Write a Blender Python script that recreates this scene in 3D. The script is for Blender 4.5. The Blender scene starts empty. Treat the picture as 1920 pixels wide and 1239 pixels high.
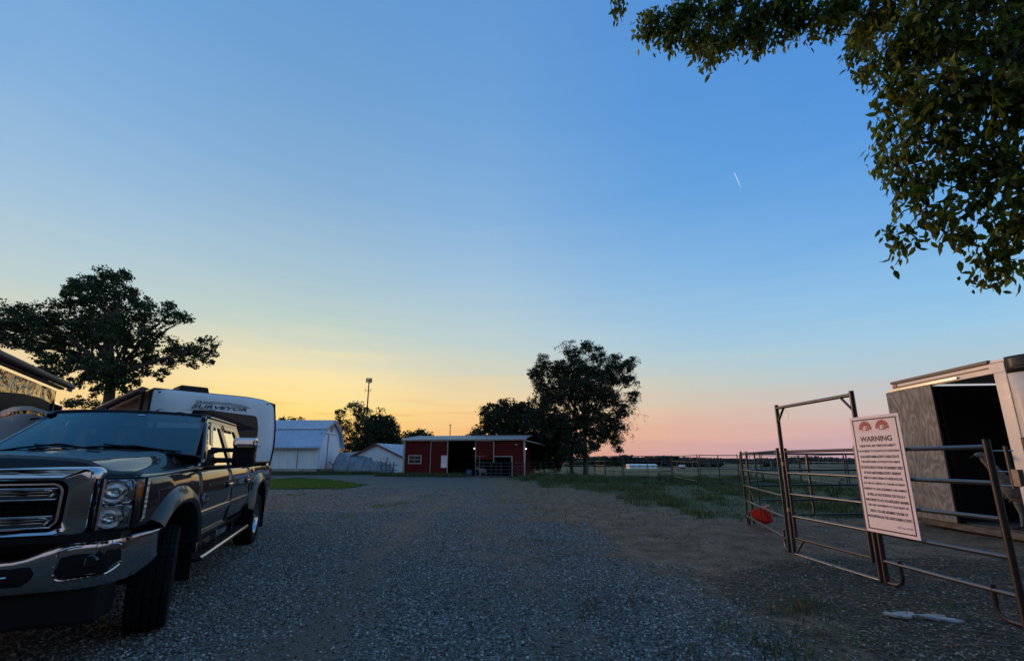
import bpy, bmesh, math, random
import numpy as np
from mathutils import Vector, Matrix
R = math.radians
random.seed(11); rng = np.random.default_rng(11)
scene = bpy.context.scene
col = scene.collection

# ------------------------------------------------------------------ camera
PITCH = math.atan(165/800.0); H = 1.4
cd = bpy.data.cameras.new('camera'); cam = bpy.data.objects.new('camera', cd); col.objects.link(cam)
cd.sensor_width = 36; cd.lens = 15.0; cd.shift_y = 75.5/1920
cd.clip_start = 0.05; cd.clip_end = 9000
cam.location = (0, 0, H); cam.rotation_euler = (R(90)+PITCH, 0, 0)
scene.camera = cam

# ------------------------------------------------------------------ sky (dusk, sun just setting left of the view axis)
SUN_AZ = -28.0
def lin(c):
    return tuple(((v/255)/12.92 if v/255 <= 0.04045 else ((v/255+0.055)/1.055)**2.4) for v in c)
SKY = {   # angle from the sunset -> (elevation, colour)
 0:   [(-8,(190,125,80)),(0,(252,178,92)),(3,(255,202,104)),(6,(255,224,138)),(9,(254,230,168)),(12,(232,223,186)),(16,(194,210,202)),(23,(165,195,212)),(32,(136,176,214)),(42,(113,162,211)),(54,(97,150,208)),(90,(88,135,192))],
 25:  [(-8,(170,120,100)),(0,(236,158,118)),(3,(246,190,128)),(6,(249,212,150)),(9,(236,213,168)),(12,(212,212,192)),(16,(189,208,210)),(23,(163,195,219)),(32,(134,177,220)),(42,(112,163,215)),(54,(97,150,210)),(90,(88,135,192))],
 50:  [(-8,(140,115,125)),(0,(200,158,165)),(3,(224,176,160)),(6,(220,192,172)),(9,(200,203,194)),(12,(180,204,212)),(16,(161,198,224)),(23,(134,183,226)),(32,(104,163,221)),(42,(90,151,217)),(54,(84,142,211)),(90,(88,135,192))],
 77:  [(-8,(120,108,125)),(0,(184,156,178)),(3,(206,178,180)),(6,(194,192,194)),(9,(174,200,213)),(12,(157,201,229)),(16,(138,191,231)),(23,(110,170,228)),(32,(86,151,222)),(42,(78,140,216)),(54,(76,134,208)),(90,(88,135,192))],
 150: [(-8,(110,112,125)),(0,(165,168,188)),(3,(190,184,200)),(6,(200,194,208)),(9,(196,202,216)),(12,(190,208,224)),(16,(182,208,230)),(23,(168,202,230)),(32,(146,186,226)),(42,(126,168,216)),(54,(108,156,206)),(90,(88,135,192))],
}
world = bpy.data.worlds.new("World"); scene.world = world; world.use_nodes = True
nt = world.node_tree; nt.nodes.clear()
N = nt.nodes.new; L = nt.links.new
def wmath(op, a=None, b=None, c=None, clamp=False):
    n = N('ShaderNodeMath'); n.operation = op; n.use_clamp = clamp
    for i, v in enumerate((a, b, c)):
        if v is None: continue
        if isinstance(v, (int, float)): n.inputs[i].default_value = v
        else: L(v, n.inputs[i])
    return n.outputs[0]
tc = N('ShaderNodeTexCoord'); sep = N('ShaderNodeSeparateXYZ'); L(tc.outputs['Generated'], sep.inputs[0])
sx, sy, sz = sep.outputs
elev = wmath('MULTIPLY', wmath('ARCSINE', sz), 180/math.pi)
az = wmath('MULTIPLY', wmath('ARCTAN2', sx, sy), 180/math.pi)      # azimuth from the view axis, to the right
dd = wmath('ABSOLUTE', wmath('WRAP', wmath('SUBTRACT', az, SUN_AZ), 180.0, -180.0))
# streaky thin cloud shifts the elevation lookup a little
mp = N('ShaderNodeMapping'); mp.inputs['Scale'].default_value = (2.2, 2.2, 26); L(tc.outputs['Generated'], mp.inputs[0])
nz = N('ShaderNodeTexNoise'); nz.inputs['Scale'].default_value = 1.6; nz.inputs['Detail'].default_value = 5; L(mp.outputs[0], nz.inputs[0])
wob = wmath('MULTIPLY', wmath('SUBTRACT', nz.outputs[0], 0.5), 3.6)
elev2 = wmath('ADD', elev, wob)
fac = wmath('DIVIDE', wmath('ADD', elev2, 8.0), 98.0, clamp=True)
def ramp(stops):
    r = N('ShaderNodeValToRGB'); e = r.color_ramp.elements
    while len(e) > 1: e.remove(e[0])
    for i, (p, c) in enumerate(stops):
        x = e[0] if i == 0 else e.new((p+8)/98)
        x.position = (p+8)/98; x.color = (*lin(c), 1)
    L(fac, r.inputs[0]); return r.outputs[0]
prev = None; keys = sorted(SKY)
for i, k in enumerate(keys):
    c = ramp(SKY[k])
    if prev is None: prev = c; continue
    mr = N('ShaderNodeMapRange'); mr.interpolation_type = 'SMOOTHERSTEP' if i == 1 else 'LINEAR'
    L(dd, mr.inputs[0]); mr.inputs[1].default_value = keys[i-1]; mr.inputs[2].default_value = k
    m = N('ShaderNodeMix'); m.data_type = 'RGBA'; L(mr.outputs[0], m.inputs[0]); L(prev, m.inputs[6]); L(c, m.inputs[7])
    prev = m.outputs[2]
# faint orange cloud bars low over the sunset
mp2 = N('ShaderNodeMapping'); mp2.inputs['Scale'].default_value = (3.0, 3.0, 60); mp2.inputs['Location'].default_value = (4.1, 1.7, 0.4); L(tc.outputs['Generated'], mp2.inputs[0])
nz2 = N('ShaderNodeTexNoise'); nz2.inputs['Scale'].default_value = 1.8; nz2.inputs['Detail'].default_value = 6; L(mp2.outputs[0], nz2.inputs[0])
bar = wmath('MULTIPLY', wmath('SUBTRACT', nz2.outputs[0], 0.53), 7.0, clamp=True)
lowm = N('ShaderNodeMapRange'); L(elev, lowm.inputs[0]); lowm.inputs[1].default_value = 9; lowm.inputs[2].default_value = 3.5
azm = N('ShaderNodeMapRange'); L(dd, azm.inputs[0]); azm.inputs[1].default_value = 45; azm.inputs[2].default_value = 15
bar = wmath('MULTIPLY', wmath('MULTIPLY', bar, lowm.outputs[0]), wmath('MULTIPLY', azm.outputs[0], 0.42))
m = N('ShaderNodeMix'); m.data_type = 'RGBA'; L(bar, m.inputs[0]); L(prev, m.inputs[6]); m.inputs[7].default_value = (*lin((224,140,84)), 1)
prev = m.outputs[2]
# a short contrail high up in the sky
def pixdir(x, y):
    u = (x-960)/800.0; v = (695-y)/800.0
    return Vector((u, math.cos(PITCH)-v*math.sin(PITCH), math.sin(PITCH)+v*math.cos(PITCH))).normalized()
a_, b_ = pixdir(1377, 324), pixdir(1389, 352)
ax = (b_-a_); ln = ax.length; ax.normalize(); side = a_.cross(ax).normalized()
def vdot(vec):
    n = N('ShaderNodeVectorMath'); n.operation = 'DOT_PRODUCT'; L(tc.outputs['Generated'], n.inputs[0]); n.inputs[1].default_value = vec; return n.outputs['Value']
t_ = wmath('DIVIDE', wmath('SUBTRACT', vdot(ax), ax.dot(a_)), ln)
w_ = wmath('ABSOLUTE', wmath('SUBTRACT', vdot(side), side.dot(a_)))
inside = wmath('MULTIPLY', wmath('GREATER_THAN', t_, 0.0), wmath('LESS_THAN', t_, 1.0))
inside = wmath('MULTIPLY', inside, wmath('GREATER_THAN', vdot(a_), 0.9))
wid = wmath('MULTIPLY', wmath('ADD', wmath('MULTIPLY', t_, 0.9), 0.45), 0.0014)
core = wmath('SUBTRACT', 1.0, wmath('DIVIDE', w_, wid), clamp=True)
core = wmath('MULTIPLY', wmath('MULTIPLY', core, inside), wmath('SUBTRACT', 1.0, wmath('MULTIPLY', t_, 0.85)))
m = N('ShaderNodeMix'); m.data_type = 'RGBA'; L(core, m.inputs[0]); L(prev, m.inputs[6]); m.inputs[7].default_value = (0.85, 0.88, 0.92, 1)
prev = m.outputs[2]
bg = N('ShaderNodeBackground'); bg.inputs[1].default_value = 1.0; L(prev, bg.inputs[0])
ow = N('ShaderNodeOutputWorld'); L(bg.outputs[0], ow.inputs[0])

# ------------------------------------------------------------------ sun: last warm glow, low and soft
sd = bpy.data.lights.new('sun', 'SUN'); sun = bpy.data.objects.new('sun', sd); col.objects.link(sun)
sd.energy = 1.9; sd.angle = R(14); sd.color = (1.0, 0.56, 0.33)
_e, _a = R(5.0), R(SUN_AZ-18)
sun.rotation_euler = Vector((-math.sin(_a)*math.cos(_e), -math.cos(_a)*math.cos(_e), -math.sin(_e))).to_track_quat('-Z', 'Y').to_euler()
scene.view_settings.view_transform = 'Standard'; scene.view_settings.look = 'None'
scene.view_settings.exposure = 0.0; scene.view_settings.gamma = 1.0; scene.view_settings.use_curve_mapping = False
scene.render.engine = 'CYCLES'
scene.cycles.max_bounces = 6; scene.cycles.transparent_max_bounces = 12

# ------------------------------------------------------------------ helpers
def at(x, y, Y):      # world point seen at pixel (x, y) of the photograph at depth Y
    d = pixdir(x, y); t = Y/d.y
    return Vector((d.x*t, Y, H+d.z*t))
def gnd(x, y, z=0.0):
    d = pixdir(x, y); t = (z-H)/d.z
    return Vector((d.x*t, d.y*t, z))

class MB:
    def __init__(s): s.v = []; s.f = []
    def add(s, vs, fs):
        o = len(s.v); s.v += [tuple(v) for v in vs]; s.f += [tuple(i+o for i in f) for f in fs]; return s
    def box(s, c, d, rot=None, taper=None):
        x, y, z = d[0]/2, d[1]/2, d[2]/2
        vs = [Vector((i*x, j*y, k*z)) for k in (-1, 1) for j in (-1, 1) for i in (-1, 1)]
        if taper:
            for v in vs:
                if v.z > 0: v.x *= taper[0]; v.y *= taper[1]
        if rot is not None: vs = [rot @ v for v in vs]
        return s.add([v+Vector(c) for v in vs], [(0,2,3,1),(4,5,7,6),(0,1,5,4),(2,6,7,3),(0,4,6,2),(1,3,7,5)])
    def tube(s, pts, r, n=10, cap=True):
        pts = [Vector(p) for p in pts]; rs = r if isinstance(r, (list, tuple)) else [r]*len(pts)
        vs = []; fs = []; up = None
        for i, p in enumerate(pts):
            t = (pts[min(i+1, len(pts)-1)]-pts[max(i-1, 0)])
            if t.length < 1e-9: t = Vector((0, 0, 1))
            t.normalize()
            if up is None: up = Vector((0, 0, 1)) if abs(t.z) < 0.9 else Vector((1, 0, 0))
            a = t.cross(up)
            if a.length < 1e-6: a = t.orthogonal()
            a.normalize(); b = a.cross(t).normalized(); up = b
            for k in range(n):
                q = 2*math.pi*k/n; vs.append(p+(a*math.cos(q)+b*math.sin(q))*rs[i])
        for i in range(len(pts)-1):
            for k in range(n):
                k2 = (k+1) % n; fs.append((i*n+k, i*n+k2, (i+1)*n+k2, (i+1)*n+k))
        if cap: fs.append(tuple(range(n-1, -1, -1))); fs.append(tuple((len(pts)-1)*n+k for k in range(n)))
        return s.add(vs, fs)
    def lathe(s, prof, n=32, c=(0, 0, 0), axis='Z', M=None):   # prof: (radius, height along axis)
        vs = []; fs = []
        for r, h in prof:
            for k in range(n):
                q = 2*math.pi*k/n; p = (r*math.cos(q), r*math.sin(q), h)
                if axis == 'X': p = (h, r*math.cos(q), r*math.sin(q))
                if axis == 'Y': p = (r*math.cos(q), h, r*math.sin(q))
                v = Vector(p)
                if M is not None: v = M @ v
                vs.append(v+Vector(c))
        for i in range(len(prof)-1):
            for k in range(n):
                k2 = (k+1) % n; fs.append((i*n+k, i*n+k2, (i+1)*n+k2, (i+1)*n+k))
        return s.add(vs, fs)
    def prism(s, poly, off):      # poly: 3D points in order; off: extrusion vector
        n = len(poly); poly = [Vector(p) for p in poly]; off = Vector(off)
        fs = [tuple(range(n)), tuple(2*n-1-i for i in range(n))]
        for i in range(n):
            j = (i+1) % n; fs.append((i, i+n, j+n, j))
        return s.add(poly+[p+off for p in poly], [tuple(f) for f in fs])
    def grid(s, fn, us, vs_, close=False):
        P = [fn(u, v) for u in us for v in vs_]; m = len(vs_); fs = []
        for i in range(len(us)-1):
            for j in range(m-1): fs.append((i*m+j, (i+1)*m+j, (i+1)*m+j+1, i*m+j+1))
        return s.add(P, fs)
    def ball(s, c, r, n=12, m=8, sc=(1, 1, 1)):
        vs = []; fs = []
        for i in range(m+1):
            th = math.pi*i/m
            for k in range(n):
                q = 2*math.pi*k/n
                vs.append((c[0]+r*sc[0]*math.sin(th)*math.cos(q), c[1]+r*sc[1]*math.sin(th)*math.sin(q), c[2]+r*sc[2]*math.cos(th)))
        for i in range(m):
            for k in range(n):
                k2 = (k+1) % n; fs.append((i*n+k, (i+1)*n+k, (i+1)*n+k2, i*n+k2))
        return s.add(vs, fs)
    def build(s, name, mt, parent=None, smooth=False, bevel=0, recalc=True, solid=0, segs=2, weld=False, subsurf=0):
        me = bpy.data.meshes.new(name)
        me.from_pydata([tuple(v) for v in s.v], [], s.f)
        bm = bmesh.new(); bm.from_mesh(me)
        if weld: bmesh.ops.remove_doubles(bm, verts=bm.verts, dist=1e-4)
        if recalc: bmesh.ops.recalc_face_normals(bm, faces=bm.faces)
        if smooth:
            for f in bm.faces: f.smooth = True
            for e in bm.edges:
                if len(e.link_faces) == 2 and e.calc_face_angle(0) > R(38): e.smooth = False
        bm.to_mesh(me); bm.free()
        me.materials.append(mt)
        o = bpy.data.objects.new(name, me); col.objects.link(o)
        if parent is not None: o.parent = parent
        if solid:
            q = o.modifiers.new('solid', 'SOLIDIFY'); q.thickness = abs(solid); q.offset = -1 if solid > 0 else 1
        if subsurf:
            q = o.modifiers.new('sub', 'SUBSURF'); q.levels = subsurf; q.render_levels = subsurf
        if bevel:
            q = o.modifiers.new('bev', 'BEVEL'); q.width = bevel; q.segments = segs; q.limit_method = 'ANGLE'; q.angle_limit = R(35)
        return o
def tag(o, label=None, cat=None, group=None, kind=None):
    if label: o['label'] = label
    if cat: o['category'] = cat
    if group: o['group'] = group
    if kind: o['kind'] = kind
    return o
def thing(name, label, cat, loc=(0, 0, 0), rotz=0, group=None):
    o = bpy.data.objects.new(name, None); col.objects.link(o); o.empty_display_size = 0.2
    o.location = loc; o.rotation_euler = (0, 0, rotz); tag(o, label, cat, group); return o
def np_mesh(name, V, F, mt, parent=None, smooth=False):   # V (n,3), F (m,k) numpy
    me = bpy.data.meshes.new(name); V = np.asarray(V, np.float32); F = np.asarray(F, np.int32)
    me.vertices.add(len(V)); me.vertices.foreach_set('co', V.ravel())
    k = F.shape[1]; me.loops.add(F.size); me.loops.foreach_set('vertex_index', F.ravel())
    me.polygons.add(len(F)); me.polygons.foreach_set('loop_start', np.arange(0, F.size, k, dtype=np.int32))
    me.polygons.foreach_set('loop_total', np.full(len(F), k, np.int32))
    if smooth: me.polygons.foreach_set('use_smooth', np.ones(len(F), bool))
    me.update(calc_edges=True); me.materials.append(mt)
    o = bpy.data.objects.new(name, me); col.objects.link(o)
    if parent is not None: o.parent = parent
    return o

# ------------------------------------------------------------------ materials
def mat(name, c, rough=0.6, metal=0.0, var=0.0, scale=8.0, bump=0.0, bscale=None, c2=None, spec=0.5, coat=0.0, coatr=0.05, stretch=(1, 1, 1), rough_var=0.0, detail=6, coords='Object', contrast=1.0):
    m = bpy.data.materials.new(name); m.use_nodes = True; t = m.node_tree; b = t.nodes['Principled BSDF']
    b.inputs['Base Color'].default_value = (*c, 1); b.inputs['Roughness'].default_value = rough
    b.inputs['Metallic'].default_value = metal; b.inputs['Specular IOR Level'].default_value = spec
    b.inputs['Coat Weight'].default_value = coat; b.inputs['Coat Roughness'].default_value = coatr
    if var or bump or c2 or rough_var:
        tcn = t.nodes.new('ShaderNodeTexCoord'); mpn = t.nodes.new('ShaderNodeMapping'); mpn.inputs['Scale'].default_value = stretch
        t.links.new(tcn.outputs[coords], mpn.inputs[0])
        n = t.nodes.new('ShaderNodeTexNoise'); n.inputs['Scale'].default_value = scale; n.inputs['Detail'].default_value = detail; n.inputs['Roughness'].default_value = 0.62
        t.links.new(mpn.outputs[0], n.inputs[0])
        if var or c2:
            r = t.nodes.new('ShaderNodeValToRGB')
            hi = c2 or tuple(min(1, v*(1+var)) for v in c); lo = c if c2 else tuple(v*(1-var) for v in c)
            k = 0.2/contrast
            r.color_ramp.elements[0].position = 0.5-k; r.color_ramp.elements[1].position = 0.5+k
            r.color_ramp.elements[0].color = (*lo, 1); r.color_ramp.elements[1].color = (*hi, 1)
            t.links.new(n.outputs[0], r.inputs[0]); t.links.new(r.outputs[0], b.inputs['Base Color'])
        if rough_var:
            mr = t.nodes.new('ShaderNodeMapRange'); mr.inputs[1].default_value = 0.3; mr.inputs[2].default_value = 0.7
            mr.inputs[3].default_value = max(0.02, rough-rough_var); mr.inputs[4].default_value = min(1, rough+rough_var)
            t.links.new(n.outputs[0], mr.inputs[0]); t.links.new(mr.outputs[0], b.inputs['Roughness'])
        if bump:
            n2 = t.nodes.new('ShaderNodeTexNoise'); n2.inputs['Scale'].default_value = bscale or scale*4; n2.inputs['Detail'].default_value = 4
            t.links.new(mpn.outputs[0], n2.inputs[0])
            bn = t.nodes.new('ShaderNodeBump'); bn.inputs['Strength'].default_value = bump; bn.inputs['Distance'].default_value = 0.01
            t.links.new(n2.outputs[0], bn.inputs['Height']); t.links.new(bn.outputs[0], b.inputs['Normal'])
    return m
def glass(name, tint=(0.05, 0.06, 0.065), ior=1.5, rough=0.02, gcol=(1, 1, 1)):
    m = bpy.data.materials.new(name); m.use_nodes = True; t = m.node_tree; t.nodes.clear()
    o = t.nodes.new('ShaderNodeOutputMaterial'); mx = t.nodes.new('ShaderNodeMixShader'); fr = t.nodes.new('ShaderNodeFresnel'); fr.inputs[0].default_value = ior
    tr = t.nodes.new('ShaderNodeBsdfTransparent'); tr.inputs[0].default_value = (*tint, 1)
    gl = t.nodes.new('ShaderNodeBsdfGlossy'); gl.inputs['Roughness'].default_value = rough; gl.inputs[0].default_value = (*gcol, 1)
    t.links.new(fr.outputs[0], mx.inputs[0]); t.links.new(tr.outputs[0], mx.inputs[1]); t.links.new(gl.outputs[0], mx.inputs[2]); t.links.new(mx.outputs[0], o.inputs[0])
    return m
def leafmat(name, c1, c2, trans=0.35, c3=None):
    m = bpy.data.materials.new(name); m.use_nodes = True; t = m.node_tree; t.nodes.clear()
    o = t.nodes.new('ShaderNodeOutputMaterial'); g = t.nodes.new('ShaderNodeNewGeometry')
    r = t.nodes.new('ShaderNodeValToRGB'); r.color_ramp.elements[0].color = (*c1, 1); r.color_ramp.elements[1].color = (*c2, 1)
    if c3:
        e = r.color_ramp.elements.new(0.93); e.color = (*c2, 1); r.color_ramp.elements[-1].color = (*c3, 1)
    oi = t.nodes.new('ShaderNodeObjectInfo'); ad = t.nodes.new('ShaderNodeMath'); ad.operation = 'ADD'; fr = t.nodes.new('ShaderNodeMath'); fr.operation = 'FRACT'
    t.links.new(g.outputs['Random Per Island'], ad.inputs[0]); t.links.new(oi.outputs['Random'], ad.inputs[1]); t.links.new(ad.outputs[0], fr.inputs[0])
    t.links.new(fr.outputs[0], r.inputs[0])
    d = t.nodes.new('ShaderNodeBsdfPrincipled'); d.inputs['Roughness'].default_value = 0.55; d.inputs['Specular IOR Level'].default_value = 0.3
    tl = t.nodes.new('ShaderNodeBsdfTranslucent'); mx = t.nodes.new('ShaderNodeMixShader'); mx.inputs[0].default_value = trans
    t.links.new(r.outputs[0], d.inputs['Base Color']); t.links.new(r.outputs[0], tl.inputs[0])
    t.links.new(d.outputs[0], mx.inputs[1]); t.links.new(tl.outputs[0], mx.inputs[2]); t.links.new(mx.outputs[0], o.inputs[0])
    return m
M = {}
M['paint'] = mat('dark_car_paint', (0.007, 0.008, 0.013), 0.5, 0.0, coat=1.0, coatr=0.015, spec=0.1)
M['paint2'] = mat('grey_flare_paint', (0.014, 0.013, 0.013), 0.4, 0.0, coat=0.5, coatr=0.08)
M['chrome'] = mat('chrome', (0.50, 0.51, 0.52), 0.06, 1.0, rough_var=0.05, scale=5)
M['silver'] = mat('lamp_silver', (0.62, 0.65, 0.66), 0.22, 0.85, bump=0.4, bscale=30, scale=10)
M['reflector'] = mat('lamp_reflector', (0.85, 0.88, 0.90), 0.07, 1.0, bump=0.6, bscale=25, scale=10)
M['chrome_dull'] = mat('dull_chrome', (0.40, 0.40, 0.41), 0.2, 1.0)
M['black'] = mat('black_plastic', (0.007, 0.007, 0.008), 0.55, 0, spec=0.2)
M['blackgloss'] = mat('black_gloss', (0.006, 0.006, 0.007), 0.12, 0, coat=0.5)
M['deflector'] = mat('smoked_deflector', (0.004, 0.004, 0.005), 0.22, 0, spec=0.35)
M['rubber'] = mat('tyre_rubber', (0.008, 0.008, 0.008), 0.85, 0, spec=0.2, var=0.4, scale=12, bump=0.2)
M['ws'] = glass('windscreen_glass', (0.16, 0.21, 0.23), 1.95, gcol=(0.50, 0.86, 0.94))
M['sideglass'] = glass('side_glass', (0.06, 0.065, 0.07), 1.7)
M['lens'] = glass('lamp_lens', (0.95, 0.97, 0.98), 1.35)
M['amber'] = mat('amber_lens', (0.85, 0.24, 0.05), 0.2, 0, coat=0.8)
M['redlens'] = mat('red_lens', (0.45, 0.03, 0.02), 0.2, 0, coat=0.8)
M['interior'] = mat('cab_interior', (0.035, 0.033, 0.031), 0.8)
M['sticker'] = mat('sticker', (0.55, 0.6, 0.6), 0.6)
M['steel_dark'] = mat('brown_pipe_steel', (0.013, 0.011, 0.010), 0.38, 0.0, var=0.5, scale=9, rough_var=0.1, spec=0.7)
M['steel_rust'] = mat('rusty_pipe_steel', (0.011, 0.009, 0.008), 0.45, 0.1, c2=(0.040, 0.019, 0.011), scale=11, contrast=0.9)
M['steel_green'] = mat('green_grey_pipe', (0.020, 0.024, 0.022), 0.32, 0.0, var=0.4, scale=3, rough_var=0.03, spec=0.9)
M['white_barn'] = mat('white_board_paint', (0.62, 0.70, 0.77), 0.6, var=0.12, scale=3, bump=0.3, bscale=14, stretch=(1, 1, 0.15))
M['barn_roof'] = mat('pale_metal_roof', (0.42, 0.47, 0.54), 0.45, 0.1, var=0.2, scale=1.2, stretch=(1, 1, 0.3))
M['barn_roof_skylit'] = mat('sky_lit_metal_roof', (0.36, 0.50, 0.68), 0.5, 0.1, var=0.12, scale=1.2, stretch=(1, 1, 0.3))  # bluer copy for the lower slope, sky light put in its colour
M['concrete'] = mat('old_concrete', (0.30, 0.29, 0.27), 0.85, var=0.3, scale=3, bump=0.5)
M['red_metal'] = mat('red_ribbed_metal', (0.095, 0.008, 0.006), 0.65, 0.0, spec=0.15, var=0.22, scale=2.2, stretch=(2, 2, 0.3), rough_var=0.1)
M['trim'] = mat('white_trim', (0.33, 0.30, 0.26), 0.55, var=0.2, scale=6)
M['roofmetal'] = mat('galvanised_roof', (0.50, 0.50, 0.50), 0.42, 0.3, var=0.15, scale=2)
M['darkint'] = mat('dark_shed_inside', (0.025, 0.022, 0.02), 0.9)  # near-black colour stands for the shade inside openings
M['tarp'] = mat('weathered_greenhouse_film', (0.24, 0.31, 0.37), 0.4, 0, c2=(0.07, 0.10, 0.13), scale=2.4, stretch=(1.5, 0.6, 0.8), bump=0.8, bscale=5, contrast=0.8)
M['white_cloth'] = mat('white_tarp', (0.6, 0.61, 0.62), 0.7, var=0.2, scale=4, bump=0.4)
M['redtrim'] = mat('dark_red_trim', (0.16, 0.028, 0.02), 0.6)
M['wood'] = mat('weathered_wood', (0.16, 0.12, 0.085), 0.8, var=0.35, scale=5, bump=0.4, stretch=(1, 1, 4))
M['bluepost'] = mat('painted_blue_wood', (0.09, 0.14, 0.17), 0.7, var=0.3)
M['bluebarrel'] = mat('blue_barrel', (0.03, 0.07, 0.15), 0.5)
M['lampglow'] = bpy.data.materials.new('lit_bulb'); M['lampglow'].use_nodes = True
M['lampglow'].node_tree.nodes['Principled BSDF'].inputs['Emission Color'].default_value = (1, 0.97, 0.9, 1)
M['lampglow'].node_tree.nodes['Principled BSDF'].inputs['Emission Strength'].default_value = 2.5
M['rv_white'] = mat('white_gelcoat', (0.66, 0.73, 0.80), 0.28, 0, var=0.05, scale=2, coat=0.3)
M['rv_grey'] = mat('grey_band', (0.30, 0.32, 0.35), 0.35)
M['rv_window'] = mat('dark_window', (0.006, 0.008, 0.012), 0.15, 0, spec=0.35)
M['rv_text'] = mat('navy_lettering', (0.02, 0.025, 0.045), 0.5)
M['coach'] = mat('bronze_coach_gloss', (0.30, 0.22, 0.15), 0.10, 1.0, bump=1.0, bscale=1.3, scale=1.5, var=0.5)
for _n in M['coach'].node_tree.nodes:
    if _n.type == 'BUMP': _n.inputs['Distance'].default_value = 0.35
M['coach_dark'] = mat('dark_coach_band', (0.016, 0.013, 0.011), 0.65, spec=0.2)
M['coach_silver'] = mat('silver_coach_band', (0.46, 0.47, 0.47), 0.4, 0.1)
M['awning'] = mat('awning_brown', (0.06, 0.035, 0.03), 0.6, var=0.3)
M['box_white'] = mat('painted_aluminium', (0.80, 0.70, 0.57), 0.42, 0.0, var=0.14, scale=3, rough_var=0.12)
M['box_black'] = mat('rubber_edge', (0.02, 0.02, 0.022), 0.45)
M['sill'] = mat('dirty_sill_wood', (0.20, 0.17, 0.12), 0.85, c2=(0.06, 0.045, 0.035), scale=5, stretch=(1, 1, 3), bump=0.5)
M['signwhite'] = mat('sign_sheet', (0.86, 0.70, 0.67), 0.5, var=0.04, scale=9)
M['signblack'] = mat('sign_print_black', (0.035, 0.02, 0.022), 0.6)
M['signred'] = mat('sign_print_red', (0.50, 0.075, 0.05), 0.6)
M['bucket'] = mat('red_plastic', (0.55, 0.02, 0.012), 0.4, var=0.1)
M['zip'] = mat('yellow_zip', (0.55, 0.45, 0.12), 0.6)
M['gold'] = mat('brass_tape', (0.45, 0.25, 0.07), 0.5, 0.3)
M['fur'] = mat('grey_feathers', (0.22, 0.20, 0.17), 0.95, var=0.5, scale=30, bump=1.0, bscale=60)
M['furwhite'] = mat('pale_wool', (0.20, 0.175, 0.15), 0.95, var=0.3, scale=20, bump=1.0, bscale=40)
M['darkskin'] = mat('dark_skin', (0.03, 0.025, 0.02), 0.7)
M['slab'] = mat('broken_slab', (0.36, 0.35, 0.32), 0.85, var=0.25, scale=14, bump=0.6, bscale=50)
M['bark'] = mat('bark', (0.075, 0.06, 0.048), 0.95, var=0.45, scale=8, bump=1.0, bscale=25, stretch=(1, 1, 0.25))
M['twig'] = mat('twig_bark', (0.06, 0.045, 0.035), 0.9, var=0.3)
M['leaf_oak'] = leafmat('oak_leaves', (0.018, 0.036, 0.014), (0.045, 0.075, 0.022), 0.22, (0.10, 0.09, 0.025))
M['leaf_elm'] = leafmat('elm_leaves', (0.020, 0.030, 0.016), (0.045, 0.058, 0.026), 0.22)
M['leaf_dark'] = leafmat('dark_leaves', (0.014, 0.026, 0.012), (0.036, 0.052, 0.018), 0.2)
M['leaf_near'] = leafmat('near_leaves', (0.032, 0.054, 0.012), (0.18, 0.21, 0.024), 0.55, (0.46, 0.42, 0.06))
M['leaf_weed'] = leafmat('weed_leaves', (0.030, 0.060, 0.020), (0.070, 0.120, 0.035), 0.3)
M['grass'] = leafmat('grass_blades', (0.055, 0.115, 0.016), (0.11, 0.19, 0.030), 0.3, (0.22, 0.22, 0.07))
M['grass_dull'] = leafmat('dull_grass_blades', (0.036, 0.060, 0.022), (0.10, 0.125, 0.046), 0.3, (0.26, 0.23, 0.13))
M['tuft'] = leafmat('tuft_blades', (0.045, 0.060, 0.018), (0.10, 0.115, 0.035), 0.3, (0.24, 0.20, 0.10))
M['far_white'] = mat('far_white_sheet', (0.66, 0.68, 0.72), 0.6)
M['tower'] = mat('tower_steel', (0.12, 0.11, 0.11), 0.6, 0.4)
M['hitch'] = M['black']

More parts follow.
